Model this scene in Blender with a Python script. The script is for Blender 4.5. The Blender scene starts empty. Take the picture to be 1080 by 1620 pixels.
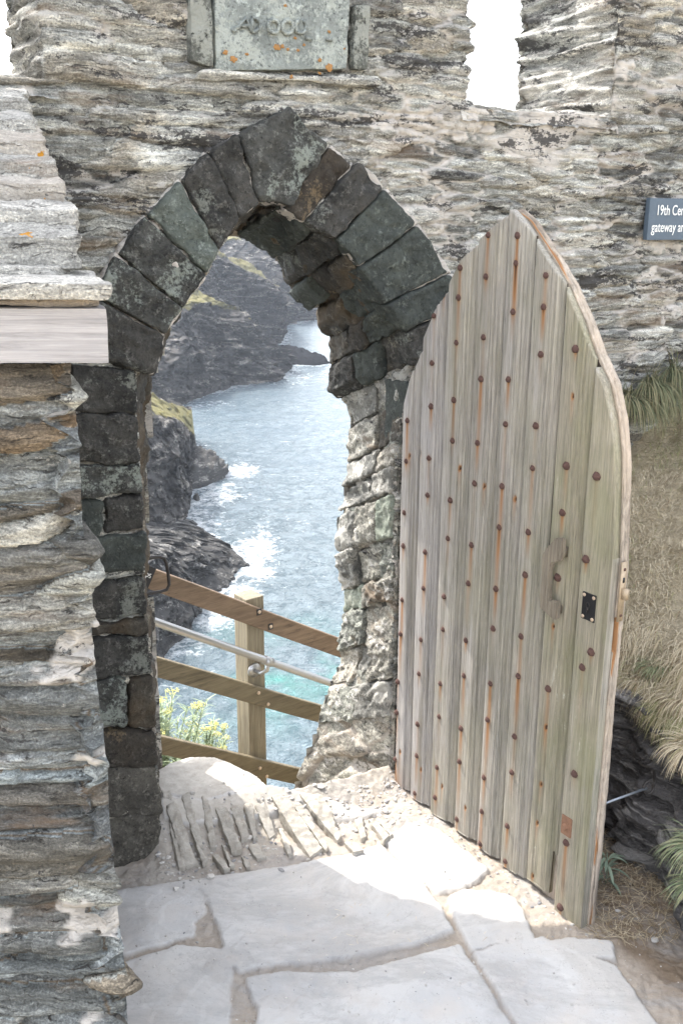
import bpy, math, random
import numpy as np
from mathutils import Vector, Matrix
random.seed(7)
RNG = np.random.RandomState(11)
rad = math.radians
# ------------------------------------------------------------------ camera, sky, sun, exposure
H = 2.2
PITCH = rad(16.5)
ROLL = rad(0.3)
F = 1575.0
scn = bpy.context.scene
cam_d = bpy.data.cameras.new('camera')
cam = bpy.data.objects.new('camera', cam_d)
scn.collection.objects.link(cam)
cam.location = (0, 0, H)
cam.rotation_euler = (Matrix.Rotation(rad(90) - PITCH, 3, 'X') @ Matrix.Rotation(ROLL, 3, 'Z')).to_euler()
cam_d.sensor_fit = 'VERTICAL'
cam_d.sensor_height = 36.0
cam_d.lens = 36.0 * F / 1620.0
cam_d.clip_start = 0.05
cam_d.clip_end = 20000
scn.camera = cam

SUN_EL = rad(53.0)
SUN_DIR = Vector((0.745, -0.665, 0)).normalized()          # the way the light travels over the ground
trav = Vector((SUN_DIR.x * math.cos(SUN_EL), SUN_DIR.y * math.cos(SUN_EL), -math.sin(SUN_EL)))
sd = bpy.data.lights.new('sun', 'SUN')
sd.energy = 2.0
sd.angle = rad(0.53)
sd.color = (1.0, 0.95, 0.88)
sun = bpy.data.objects.new('sun', sd)
scn.collection.objects.link(sun)
sun.rotation_euler = trav.to_track_quat('-Z', 'Y').to_euler()
W = bpy.data.worlds.new('World')
scn.world = W
W.use_nodes = True
wn = W.node_tree.nodes
wn.clear()
sky = wn.new('ShaderNodeTexSky')
sky.sky_type = 'NISHITA'
sky.sun_disc = False
sky.sun_elevation = SUN_EL
sky.sun_rotation = math.atan2(-SUN_DIR.x, -SUN_DIR.y)
sky.air_density = 1.0
sky.dust_density = 2.5
sky.ozone_density = 1.0
bg = wn.new('ShaderNodeBackground')
bg.inputs['Strength'].default_value = 0.15
wo = wn.new('ShaderNodeOutputWorld')
hsv = wn.new('ShaderNodeHueSaturation')           # thin summer haze takes the blue out of the sky
hsv.inputs['Saturation'].default_value = .33
hsv.inputs['Value'].default_value = 1.62
W.node_tree.links.new(sky.outputs[0], hsv.inputs['Color'])
W.node_tree.links.new(hsv.outputs[0], bg.inputs[0])
W.node_tree.links.new(bg.outputs[0], wo.inputs[0])
scn.view_settings.view_transform = 'Standard'
scn.view_settings.look = 'None'
scn.view_settings.gamma = 1.0
scn.view_settings.exposure = 1.75
scn.cycles.max_bounces = 6
scn.cycles.diffuse_bounces = 4
scn.cycles.volume_bounces = 0

# ------------------------------------------------------------------ projection helpers
_fwd = np.array([0, math.cos(PITCH), -math.sin(PITCH)])
_up0 = np.array([0, math.sin(PITCH), math.cos(PITCH)])
_rt0 = np.array([1.0, 0, 0])
_rt = _rt0 * math.cos(ROLL) + _up0 * math.sin(ROLL)
_up = -_rt0 * math.sin(ROLL) + _up0 * math.cos(ROLL)
CAM = np.array([0, 0, H])


def ray(x, y):
    return _fwd + _rt * ((x - 540) / F) + _up * ((810 - y) / F)


def on_plane(x, y, p0, n):
    r = ray(x, y)
    t = np.dot(np.array(p0) - CAM, n) / np.dot(r, n)
    return CAM + r * t


def on_z(x, y, z):
    r = ray(x, y)
    return CAM + r * ((z - H) / r[2])


def at_dist(x, y, D):
    r = ray(x, y)
    return CAM + r * (D / math.hypot(r[0], r[1]))


# wall frame: u along the wall, d into the wall (away from the camera), z up
W0 = np.array([-0.66, 3.10, 0.0])
WE = np.array([0.876, 0.4823, 0.0]); WE /= np.linalg.norm(WE)
WB = np.array([-WE[1], WE[0], 0.0])          # into the wall
THK = 0.50


def wpt(u, z, d):
    u = np.asarray(u, float)
    z = np.asarray(z, float)
    d = np.asarray(d, float)
    u, z, d = np.broadcast_arrays(u, z, d)
    return W0 + u[..., None] * WE + d[..., None] * WB + z[..., None] * np.array([0, 0, 1.0])


def px_uz(x, y, d=0.0):
    p = on_plane(x, y, W0 + WB * d, WB) - W0
    return float(np.dot(p, WE)), float(p[2])


# ------------------------------------------------------------------ vectorised gradient noise
_perm = {}


def _tab(seed):
    if seed not in _perm:
        r = np.random.RandomState(seed + 1000)
        p = r.permutation(256)
        g = r.normal(size=(256, 3))
        g /= np.linalg.norm(g, axis=1)[:, None]
        _perm[seed] = (np.concatenate([p, p, p]), g)
    return _perm[seed]


def pn(x, y, z=0.0, seed=0):
    p, g = _tab(seed)
    x, y, z = np.broadcast_arrays(np.asarray(x, float), np.asarray(y, float), np.asarray(z, float))
    xi = np.floor(x).astype(int); yi = np.floor(y).astype(int); zi = np.floor(z).astype(int)
    xf = x - xi; yf = y - yi; zf = z - zi
    fx = xf * xf * xf * (xf * (xf * 6 - 15) + 10)
    fy = yf * yf * yf * (yf * (yf * 6 - 15) + 10)
    fz = zf * zf * zf * (zf * (zf * 6 - 15) + 10)
    res = 0
    for i in (0, 1):
        for j in (0, 1):
            for k in (0, 1):
                h = p[p[p[(xi + i) & 255] + ((yi + j) & 255)] + ((zi + k) & 255)]
                gg = g[h]
                dd = gg[..., 0] * (xf - i) + gg[..., 1] * (yf - j) + gg[..., 2] * (zf - k)
                w = (fx if i else 1 - fx) * (fy if j else 1 - fy) * (fz if k else 1 - fz)
                res = res + w * dd
    return res * 1.6


def fbm(x, y, z=0.0, seed=0, o=4, lac=2.05, gain=0.5):
    a = 1.0; s = 0
    for i in range(o):
        s = s + a * pn(x, y, z, seed + i)
        x = x * lac; y = y * lac; z = z * lac
        a *= gain
    return s


def sst(a, b, x):
    t = np.clip((x - a) / (b - a), 0, 1)
    return t * t * (3 - 2 * t)


def h2(i, j, k=0):
    v = np.sin(i * 127.1 + j * 311.7 + k * 74.7) * 43758.5453
    return v - np.floor(v)


def blocks(a, b, seed=0):
    bi = np.floor(b)
    ai = np.floor(a + 7.31 * h2(bi, 3.7, seed))
    return h2(ai, bi, seed + 1) - .5


def masonry(U, V, seed=0, su=.27, sv=.05, prot=.022, lam=.010, jw=.004, jamp=.010, smear=-1.0, p=5.0, lf=26.0, crev=.014, fiss=.010, wt=.45, ew=.005):
    """courses of rubble slate: height, mortar mask, two stone ids, strata value"""
    Vw = V + .012 * pn(U * .8, V * 1.0, 0, seed) + .006 * pn(U * 4, V * 7, 3, seed) + .003 * pn(U * 17, V * 24, 3, seed)
    Uw = U + .03 * pn(U * 3, V * 9, 7, seed)
    a = Uw / su
    b = Vw / sv
    b = b + .9 * pn(b * .33, a * .12, 5, seed)
    a = a + .4 * pn(np.floor(b * .25), a * .3, 9, seed)
    ai = np.floor(a); bi = np.floor(b)
    F1 = np.full(a.shape, 9.0); F2 = np.full(a.shape, 9.0)
    R1 = np.zeros(a.shape); R2 = np.zeros(a.shape)
    for di in (-2, -1, 0, 1, 2):
        for dj in (-2, -1, 0, 1, 2):
            ci = ai + di; cj = bi + dj
            w = h2(ci, cj, seed + 3)
            x = ci + .15 + .7 * h2(ci, cj, seed + 1) - a
            y = cj + .1 + .8 * h2(ci, cj, seed + 2) - b
            D = (np.abs(x) ** p + np.abs(y) ** p) ** (1 / p) - wt * w
            r1 = h2(ci, cj, seed + 5); r2 = h2(ci, cj, seed + 8)
            near = D < F1
            F2 = np.where(near, F1, np.minimum(F2, D))
            R1 = np.where(near, r1, R1); R2 = np.where(near, r2, R2)
            F1 = np.where(near, D, F1)
    e = (F2 - F1) * sv * .62
    jwid = jw + jamp * (pn(U * 2.3, V * 5, 2, seed + 20) + .35 * pn(U * 11, V * 22, 4, seed + 21))
    sm = sst(smear, smear + .12, -(pn(U * 1.7, V * 4.2, 6, seed + 30) + .5 * pn(U * 8, V * 13, 1, seed + 31))) if smear > -1 else 0
    m = 1 - sst(jwid - .003, jwid + .003, e)
    m = np.where(jwid < .001, 0, m)
    if smear > -1:
        sm = sst(smear, smear + .10, pn(U * 1.7, V * 4.2, 6, seed + 30) + .45 * pn(U * 8, V * 15, 1, seed + 31) + .2 * pn(U * 30, V * 45, 1, seed + 32))
        m = np.maximum(m, sm)
    tilt = (R2 - .5) * .16
    S = V + tilt * U + R1 * 3
    l1 = np.tanh(3.0 * pn(U * 1.8 + R2 * 40, S * lf, R1 * 9, seed + 40))
    l2 = np.tanh(2.5 * pn(U * 4.5, S * lf * 3.1, R2 * 9, seed + 41))
    l3 = pn(U * 14, S * lf * 6, R2 * 5, seed + 42)
    Sb = S + .006 * pn(U * 7, V * 9, R2 * 7, seed + 50) + .003 * pn(U * 25, V * 20, 0, seed + 51)
    bk = blocks(U / .16 + R1 * 9, Sb * lf * .75, seed + 52) * 1.1 + blocks(U / .07 + R2 * 9, Sb * lf * 2.1, seed + 53) * .8
    l1 = .22 * l1 + bk * 1.15
    l2 = .4 * l2
    edge = np.exp(-np.maximum(e, 0) / ew)
    hs = prot * (R1 - .5) + lam * (.6 * l1 + .38 * l2 + .2 * l3) - crev * edge + .004 * pn(U * 8, V * 20, 0, seed + 43) + .0025 * pn(U * 45, V * 60, 0, seed + 46)
    fis = np.exp(-(pn(U * 1.1 + R2 * 9, S * lf * .85, R1 * 5, seed + 60) / .05) ** 2) * sst(-.3, .1, pn(U * 2.5, V * 7, 0, seed + 61))
    hs = hs - fiss * fis
    hm = -.004 + .007 * pn(U * 20, V * 26, 0, seed + 44) + .004 * pn(U * 60, V * 80, 0, seed + 45) + prot * .2
    h = hs * (1 - m) + np.minimum(hm, hs + .006) * m
    return h, m, R1, R2, l1 * .6 + l2 * .4


# ------------------------------------------------------------------ mesh helpers
COL = scn.collection


def add_obj(name, me, parent=None, mat=None):
    o = bpy.data.objects.new(name, me)
    COL.objects.link(o)
    if mat is not None and me is not None:
        me.materials.append(mat)
    if parent is not None:
        o.parent = parent
    return o


def tag(o, label=None, cat=None, group=None, kind=None):
    if label: o['label'] = label
    if cat: o['category'] = cat
    if group: o['group'] = group
    if kind: o['kind'] = kind
    return o


def empty(name, label, cat, group=None, loc=(0, 0, 0)):
    o = bpy.data.objects.new(name, None)
    COL.objects.link(o)
    o.empty_display_size = .1
    o['base'] = tuple(float(v) for v in loc)
    return tag(o, label, cat, group)


class MB:
    def __init__(s):
        s.v = []; s.f4 = []; s.f3 = []; s.n = 0; s.at = {}

    def add(s, V, quads=None, tris=None, attrs=None):
        V = np.asarray(V, float).reshape(-1, 3)
        b = s.n
        s.v.append(V)
        if quads is not None and len(quads): s.f4.append(np.asarray(quads, int).reshape(-1, 4) + b)
        if tris is not None and len(tris): s.f3.append(np.asarray(tris, int).reshape(-1, 3) + b)
        for k in set(list(s.at) + list(attrs or {})):
            if k not in s.at:
                s.at[k] = [np.zeros(b)] if b else []
            a = (attrs or {}).get(k)
            s.at[k].append(np.broadcast_to(np.asarray(0.0 if a is None else a, float).ravel(), (len(V),)) if a is None or np.ndim(a) == 0 else np.asarray(a, float).ravel())
        s.n += len(V)

    def grid(s, P, attrs=None, mask=None, close_u=False, flip=False):
        n, m = P.shape[:2]
        idx = np.arange(n * m).reshape(n, m)
        if close_u:
            idx = np.concatenate([idx, idx[:1]], 0)
        q = np.stack([idx[:-1, :-1], idx[1:, :-1], idx[1:, 1:], idx[:-1, 1:]], -1)
        if mask is not None:
            q = q[mask]
        q = q.reshape(-1, 4)
        if flip: q = q[:, ::-1]
        s.add(P, quads=q, attrs={k: np.asarray(v).ravel() if np.ndim(v) else v for k, v in (attrs or {}).items()})

    def box(s, c, ax, ay, az, attrs=None):
        """box from centre and three half-axis vectors"""
        c, ax, ay, az = [np.asarray(t, float) for t in (c, ax, ay, az)]
        V = [c + i * ax + j * ay + k * az for i in (-1, 1) for j in (-1, 1) for k in (-1, 1)]
        s.add(V, quads=[[0, 1, 3, 2], [4, 6, 7, 5], [0, 4, 5, 1], [2, 3, 7, 6], [0, 2, 6, 4], [1, 5, 7, 3]], attrs=attrs)

    def tube(s, pts, r, n=8, attrs=None, cap=True):
        pts = [np.asarray(p, float) for p in pts]
        rs = r if hasattr(r, '__len__') else [r] * len(pts)
        rings = []
        ref = np.array([0.0, 0, 1])
        prev = None
        for i, p in enumerate(pts):
            t = pts[min(i + 1, len(pts) - 1)] - pts[max(i - 1, 0)]
            t = t / (np.linalg.norm(t) + 1e-12)
            a = prev - t * np.dot(prev, t) if prev is not None else np.cross(t, ref if abs(t[2]) < .9 else np.array([1.0, 0, 0]))
            a /= np.linalg.norm(a) + 1e-12
            prev = a
            b = np.cross(t, a)
            th = np.arange(n) * 2 * math.pi / n
            rings.append(p + rs[i] * (np.cos(th)[:, None] * a + np.sin(th)[:, None] * b))
        P = np.stack(rings)
        k = len(pts)
        q = []
        for i in range(k - 1):
            for j in range(n):
                q.append([i * n + j, i * n + (j + 1) % n, (i + 1) * n + (j + 1) % n, (i + 1) * n + j])
        V = P.reshape(-1, 3)
        tr = []
        if cap:
            V = np.concatenate([V, [pts[0], pts[-1]]])
            for j in range(n):
                tr.append([k * n, (j + 1) % n, j])
                tr.append([k * n + 1, (k - 1) * n + j, (k - 1) * n + (j + 1) % n])
        s.add(V, quads=q, tris=tr, attrs=attrs)

    def build(s, name, mat, parent=None, smooth=True):
        V = np.concatenate(s.v)
        f4 = np.concatenate(s.f4) if s.f4 else np.zeros((0, 4), int)
        f3 = np.concatenate(s.f3) if s.f3 else np.zeros((0, 3), int)
        me = bpy.data.meshes.new(name)
        me.vertices.add(len(V))
        me.vertices.foreach_set('co', V.ravel())
        loops = np.concatenate([f4.ravel(), f3.ravel()]).astype(np.int32)
        me.loops.add(len(loops))
        me.loops.foreach_set('vertex_index', loops)
        tot = np.concatenate([np.full(len(f4), 4), np.full(len(f3), 3)]).astype(np.int32)
        st = np.concatenate([[0], np.cumsum(tot)[:-1]]).astype(np.int32)
        me.polygons.add(len(tot))
        me.polygons.foreach_set('loop_start', st)
        me.polygons.foreach_set('loop_total', tot)
        me.polygons.foreach_set('use_smooth', np.full(len(tot), bool(smooth)))
        me.update(calc_edges=True)
        for k, parts in s.at.items():
            at = me.attributes.new(k, 'FLOAT', 'POINT')
            at.data.foreach_set('value', np.concatenate(parts).astype(np.float32))
        me.validate()
        return add_obj(name, me, parent, mat)


def poly_at(pts, t):
    """point at arc-length fraction t (array) on a polyline"""
    pts = np.asarray(pts, float)
    L = np.concatenate([[0], np.cumsum(np.linalg.norm(np.diff(pts, axis=0), axis=1))])
    L /= L[-1]
    return np.stack([np.interp(t, L, pts[:, i]) for i in range(pts.shape[1])], -1)


def block(mb, corners, mids=None, d0=-.02, d1=.2, res=.009, rnd=.012, amp=.006, freq=14, seed=0, frame=None, attrs=None, strata=0):
    """rounded rough stone: Coons patch on four (u,z) corners [BL,BR,TR,TL], extruded d0..d1.  frame maps (u,z,d)->world"""
    frame = frame or wpt
    BL, BR, TR, TL = [np.array(c, float) for c in corners]
    mids = mids or {}
    eb = [BL] + [np.array(m) for m in mids.get('b', [])] + [BR]
    et = [TL] + [np.array(m) for m in mids.get('t', [])] + [TR]
    el = [BL] + [np.array(m) for m in mids.get('l', [])] + [TL]
    er = [BR] + [np.array(m) for m in mids.get('r', [])] + [TR]
    w = .5 * (np.linalg.norm(BR - BL) + np.linalg.norm(TR - TL))
    hh = .5 * (np.linalg.norm(TL - BL) + np.linalg.norm(TR - BR))
    dd = d1 - d0
    half = np.array([w, hh, dd]) / 2
    rnd = min(rnd, half.min() * .9)
    ns = [max(3, int(round(k / res))) for k in (w, hh, dd)]
    ns[2] = max(3, min(ns[2], int(round(dd / (res * 1.5)))))
    faces = [(0, 1, 2, 1), (0, 1, 2, -1), (1, 2, 0, 1), (1, 2, 0, -1), (2, 0, 1, 1), (2, 0, 1, -1)]
    for (i, j, k, sg) in faces:
        ta = np.linspace(-1, 1, ns[i] + 1); tb = np.linspace(-1, 1, ns[j] + 1)
        A, B = np.meshgrid(ta, tb, indexing='ij')
        q = np.zeros(A.shape + (3,))
        q[..., i] = A * half[i]; q[..., j] = B * half[j]; q[..., k] = sg * half[k]
        inner = np.clip(q, -(half - rnd), half - rnd)
        nrm = q - inner
        nrm /= np.linalg.norm(nrm, axis=-1)[..., None] + 1e-9
        q = inner + nrm * rnd
        a = q[..., 0] / (2 * half[0]) + .5; b = q[..., 1] / (2 * half[1]) + .5; c = q[..., 2] + half[2]
        ac = np.clip(a, 0, 1); bc = np.clip(b, 0, 1)
        Pb = poly_at(eb, ac); Pt = poly_at(et, ac); Pl = poly_at(el, bc); Pr = poly_at(er, bc)
        a_ = ac[..., None]; b_ = bc[..., None]
        uz = (1 - b_) * Pb + b_ * Pt + (1 - a_) * Pl + a_ * Pr - ((1 - a_) * (1 - b_) * BL + a_ * (1 - b_) * BR + a_ * b_ * TR + (1 - a_) * b_ * TL)
        u = uz[..., 0]; z = uz[..., 1]; d = d0 + c
        n = amp * fbm(u * freq, z * freq, d * freq, seed, 4) + amp * .8 * pn(u * freq * .3, z * freq * .3, d * freq * .3, seed + 9)
        if strata:
            n = n + strata * (np.tanh(3 * pn(u * 2.5, z * 38, d * 2.5, seed + 5)) + .5 * pn(u * 5, z * 110, d * 5, seed + 6))
        u = u + nrm[..., 0] * n; z = z + nrm[..., 1] * n; d = d + nrm[..., 2] * n
        P = frame(u, z, d)
        mb.grid(P, attrs=attrs, flip=(sg < 0))


# ------------------------------------------------------------------ materials
def newmat(name):
    m = bpy.data.materials.new(name)
    m.use_nodes = True
    nt = m.node_tree
    nt.nodes.clear()
    out = nt.nodes.new('ShaderNodeOutputMaterial')
    bs = nt.nodes.new('ShaderNodeBsdfPrincipled')
    nt.links.new(bs.outputs[0], out.inputs[0])
    return m, NB(nt, bs, out)


class NB:
    def __init__(s, nt, bs, out):
        s.nt = nt; s.bs = bs; s.out = out
        s.tc = nt.nodes.new('ShaderNodeNewGeometry').outputs['Position']

    def l(s, a, b):
        s.nt.links.new(a, b)

    def setin(s, sock, v):
        if isinstance(v, bpy.types.NodeSocket):
            s.l(v, sock)
        elif isinstance(v, (tuple, list)) and len(v) == 3 and sock.type == 'RGBA':
            sock.default_value = (*v, 1)
        else:
            sock.default_value = v

    def attr(s, name):
        n = s.nt.nodes.new('ShaderNodeAttribute'); n.attribute_name = name
        return n.outputs['Fac']

    def mapping(s, sc, rot=(0, 0, 0), loc=(0, 0, 0), src=None):
        n = s.nt.nodes.new('ShaderNodeMapping')
        n.inputs['Scale'].default_value = sc
        n.inputs['Rotation'].default_value = rot
        n.inputs['Location'].default_value = loc
        s.l(src or s.tc, n.inputs['Vector'])
        return n.outputs[0]

    def noise(s, scale, vec=None, detail=4, rough=.6, dist=0.0):
        n = s.nt.nodes.new('ShaderNodeTexNoise')
        n.inputs['Scale'].default_value = scale
        n.inputs['Detail'].default_value = detail
        n.inputs['Roughness'].default_value = rough
        n.inputs['Distortion'].default_value = dist
        s.l(vec or s.tc, n.inputs['Vector'])
        return n.outputs['Fac']

    def vor(s, scale, vec=None, feat='F1', out='Distance'):
        n = s.nt.nodes.new('ShaderNodeTexVoronoi')
        n.feature = feat
        n.inputs['Scale'].default_value = scale
        s.l(vec or s.tc, n.inputs['Vector'])
        return n.outputs[out]

    def math(s, op, a, b=0.0, c=None, clamp=False):
        n = s.nt.nodes.new('ShaderNodeMath'); n.operation = op; n.use_clamp = clamp
        s.setin(n.inputs[0], a); s.setin(n.inputs[1], b)
        if c is not None: s.setin(n.inputs[2], c)
        return n.outputs[0]

    def rng(s, x, a, b, c=0.0, d=1.0):
        n = s.nt.nodes.new('ShaderNodeMapRange')
        s.setin(n.inputs[0], x)
        for i, v in enumerate((a, b, c, d)): s.setin(n.inputs[1 + i], v)
        return n.outputs[0]

    def mix(s, f, a, b, mode='MIX'):
        n = s.nt.nodes.new('ShaderNodeMixRGB'); n.blend_type = mode
        s.setin(n.inputs[0], f); s.setin(n.inputs[1], a); s.setin(n.inputs[2], b)
        return n.outputs[0]

    def ramp(s, f, stops, interp='LINEAR'):
        n = s.nt.nodes.new('ShaderNodeValToRGB')
        n.color_ramp.interpolation = interp
        cr = n.color_ramp
        while len(cr.elements) < len(stops): cr.elements.new(.5)
        for e, (p, c) in zip(cr.elements, stops):
            e.position = p; e.color = (*c, 1)
        s.setin(n.inputs[0], f)
        return n.outputs[0]

    def bump(s, h, strength=.5, dist=.01, prev=None):
        n = s.nt.nodes.new('ShaderNodeBump')
        n.inputs['Strength'].default_value = strength
        n.inputs['Distance'].default_value = dist
        s.l(h, n.inputs['Height'])
        if prev is not None: s.l(prev, n.inputs['Normal'])
        return n.outputs[0]

    def fin(s, col, rough=.85, normal=None, spec=.3, metal=0.0):
        s.setin(s.bs.inputs['Base Color'], col)
        s.setin(s.bs.inputs['Roughness'], rough)
        s.setin(s.bs.inputs['Specular IOR Level'], spec)
        s.setin(s.bs.inputs['Metallic'], metal)
        if normal is not None: s.l(normal, s.bs.inputs['Normal'])


def slate_mat(name, cols, mortar=(.67, .62, .56), blk=.55, wht=.60, orange=0.0, streak=(3, 3, 42), cont=.5, stain=None):
    m, b = newmat(name)
    r1 = b.attr('r1'); r2 = b.attr('r2'); mo = b.attr('mort'); lv = b.attr('lamv')
    n = len(cols)
    wv = b.nt.nodes.new('ShaderNodeVectorMath'); wv.operation = 'ADD'
    wz = b.nt.nodes.new('ShaderNodeCombineXYZ')
    b.l(b.math('MULTIPLY', b.math('SUBTRACT', b.noise(6, None, 5, .65), .5), .07), wz.inputs[2])
    b.l(b.tc, wv.inputs[0]); b.l(wz.outputs[0], wv.inputs[1])
    wp = wv.outputs[0]
    base = b.ramp(r1, [(i / (n - 1), c) for i, c in enumerate(cols)])
    sx = streak
    st = b.noise(1.0, b.mapping((sx[0] * 1.6, sx[1] * 1.6, sx[2] * 1.1), src=wp), 7, .72, .2)
    st2 = b.noise(1.0, b.mapping((sx[0] * 6, sx[1] * 6, sx[2] * 4.5), src=wp), 5, .75)
    gr = b.noise(170, None, 3, .7)
    k = b.math('ADD', b.math('MULTIPLY', b.rng(st, .34, .66, -1, 1), cont * 1.25), b.math('MULTIPLY', b.rng(st2, .36, .64, -1, 1), cont * 1.25))
    k = b.math('ADD', k, b.math('MULTIPLY', b.math('SUBTRACT', r2, .5), .8))
    k = b.math('ADD', k, b.math('MULTIPLY', b.rng(gr, .36, .64, -1, 1), .45))
    k = b.math('ADD', k, b.math('MULTIPLY', lv, .62))
    bright = b.math('POWER', 2.0, k)
    col = b.mix(1.0, base, b.ramp(b.rng(bright, .30, 2.1), [(0, (.24, .235, .23)), (.4, (.80, .80, .79)), (1, (1.85, 1.83, 1.78))]), 'MULTIPLY')
    iron = b.rng(b.noise(1.0, b.mapping((2.3, 2.3, 13), loc=(5, 3, 1)), 5, .6), .56, .68)
    col = b.mix(b.math('MULTIPLY', iron, .5), col, (.23, .14, .075))
    mc = b.mix(b.noise(34, None, 5, .7), tuple(c * .72 for c in mortar), tuple(min(1, c * 1.28) for c in mortar))
    mc = b.mix(b.math('MULTIPLY', b.rng(b.noise(7), .45, .7), .5), mc, (.33, .31, .30))
    col = b.mix(mo, col, mc)
    # black and white crusty lichen, plus crevice shade painted as thin dark lines
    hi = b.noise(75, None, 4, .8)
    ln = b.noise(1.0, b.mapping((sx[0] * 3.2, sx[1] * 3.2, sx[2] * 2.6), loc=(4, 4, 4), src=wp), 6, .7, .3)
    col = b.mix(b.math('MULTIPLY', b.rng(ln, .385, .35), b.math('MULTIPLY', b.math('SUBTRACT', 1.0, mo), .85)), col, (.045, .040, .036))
    pit = b.noise(48, None, 4, .75)
    col = b.mix(b.math('MULTIPLY', b.rng(pit, .36, .32), .7), col, (.07, .063, .056))
    mid = b.noise(1.0, b.mapping((16, 16, 60), src=wp), 4, .7)
    dh = b.math('MULTIPLY', b.math('SUBTRACT', hi, .5), .45)
    dm = b.math('MULTIPLY', b.math('SUBTRACT', mid, .5), .55)
    sb = b.math('ADD', b.math('ADD', b.noise(1.0, b.mapping((3.2, 3.2, 15), loc=(1, 7, 2), src=wp), 5, .65), dh), dm)
    col = b.mix(b.math('MULTIPLY', b.rng(sb, blk, blk + .035), .9), col, b.mix(hi, (.018, .018, .019), (.085, .08, .078)))
    sw = b.math('ADD', b.math('ADD', b.noise(1.0, b.mapping((4, 4, 14), loc=(9, 2, 4), src=wp), 5, .65), dh), dm)
    col = b.mix(b.math('MULTIPLY', b.rng(sw, wht, wht + .04), .8), col, b.mix(hi, (.42, .40, .37), (.72, .69, .64)))
    if orange > 0:
        lo = b.rng(b.noise(13, b.mapping((1, 1, 1), loc=(3, 3, 3)), 4, .6), 1 - orange, 1.02 - orange)
        col = b.mix(lo, col, (.55, .26, .03))
    hgt = b.math('ADD', b.math('ADD', b.math('MULTIPLY', st2, .9), b.math('MULTIPLY', st, .6)), b.math('MULTIPLY', gr, .5))
    b.fin(col, .82, b.bump(b.math('ADD', hgt, b.math('ADD', b.math('MULTIPLY', b.rng(ln, .345, .40), .8), b.math('MULTIPLY', b.rng(pit, .32, .38), .4))), .95, .012), .3)
    return m


def granite_mat(name, dark, light, pale=(.30, .33, .29), patch=.66, warm=0.0):
    m, b = newmat(name)
    g = b.noise(85, None, 5, .8)
    g2 = b.noise(9, None, 6, .7)
    g3 = b.noise(30, None, 5, .75)
    dh = b.math('MULTIPLY', b.math('SUBTRACT', g, .5), .5)
    col = b.mix(b.rng(b.math('ADD', g2, dh), .35, .65), dark, light)
    col = b.mix(b.math('MULTIPLY', b.rng(b.math('ADD', g3, dh), .56, .74), .8), col, tuple(min(1, c * 2.3 + .03) for c in light))
    col = b.mix(b.rng(g, .42, .32), col, (.010, .010, .011))
    pl = b.rng(b.math('ADD', b.noise(5.5, b.mapping((1, 1, 1), loc=(2, 5, 3)), 5, .7), dh), patch, patch + .07)
    col = b.mix(b.math('MULTIPLY', pl, .8), col, pale)
    if warm:
        col = b.mix(b.math('MULTIPLY', b.rng(b.noise(4, None, 4, .6), .42, .66), warm), col, (.20, .125, .055))
    h = b.math('ADD', b.math('MULTIPLY', g, .6), b.math('MULTIPLY', g3, .9))
    b.fin(col, .86, b.bump(h, 1.0, .015), .3)
    return m


SLATE = [(.19, .19, .18), (.37, .37, .34), (.50, .50, .465), (.38, .345, .285), (.56, .555, .515), (.30, .30, .28), (.62, .60, .55)]
M = {}
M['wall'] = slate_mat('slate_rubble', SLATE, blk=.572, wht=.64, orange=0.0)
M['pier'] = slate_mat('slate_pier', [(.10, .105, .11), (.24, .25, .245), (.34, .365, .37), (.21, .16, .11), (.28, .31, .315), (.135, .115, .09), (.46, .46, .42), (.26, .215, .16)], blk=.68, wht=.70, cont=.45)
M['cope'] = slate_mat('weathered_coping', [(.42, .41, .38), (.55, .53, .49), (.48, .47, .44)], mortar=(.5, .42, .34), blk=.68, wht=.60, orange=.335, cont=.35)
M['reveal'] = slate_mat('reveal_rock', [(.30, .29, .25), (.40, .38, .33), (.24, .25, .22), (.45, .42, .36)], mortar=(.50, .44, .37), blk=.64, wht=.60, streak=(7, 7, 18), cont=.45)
M['greenstone_pale'] = granite_mat('pale_green_stone', (.22, .25, .20), (.32, .34, .28), pale=(.42, .43, .36), patch=.55)
M['reveal_grey'] = granite_mat('grey_jamb_stone', (.12, .12, .11), (.28, .27, .24), pale=(.5, .48, .43), patch=.48)
M['granite'] = granite_mat('dark_granite', (.026, .026, .024), (.082, .078, .070), pale=(.22, .23, .20), patch=.565)
M['granite_pale'] = granite_mat('lichened_granite', (.034, .034, .032), (.100, .100, .090), patch=.54)
M['greenstone'] = granite_mat('green_stone', (.080, .094, .082), (.145, .162, .142), pale=(.26, .29, .25), patch=.6)
M['border'] = granite_mat('border_stone', (.08, .085, .075), (.18, .185, .165), pale=(.36, .37, .33), patch=.54)
M['greystone'] = granite_mat('grey_green_stone', (.040, .045, .042), (.085, .095, .083), patch=.68)
M['brownstone'] = granite_mat('brown_stone', (.035, .030, .025), (.085, .075, .058), patch=.7, warm=.35)
M['jamb_render'] = granite_mat('grey_brown_render', (.055, .05, .043), (.135, .125, .105), pale=(.26, .24, .2), patch=.58)
M['granite_brown'] = granite_mat('stained_granite', (.022, .020, .018), (.065, .058, .048), pale=(.20, .15, .09), patch=.58, warm=.12)
M['soffit'] = granite_mat('soffit_stone', (.04, .038, .034), (.095, .088, .075), pale=(.28, .26, .2), patch=.60, warm=.35)
M['plaque'] = granite_mat('plaque_stone', (.20, .22, .21), (.34, .37, .35), pale=(.46, .49, .45), patch=.52)


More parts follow.
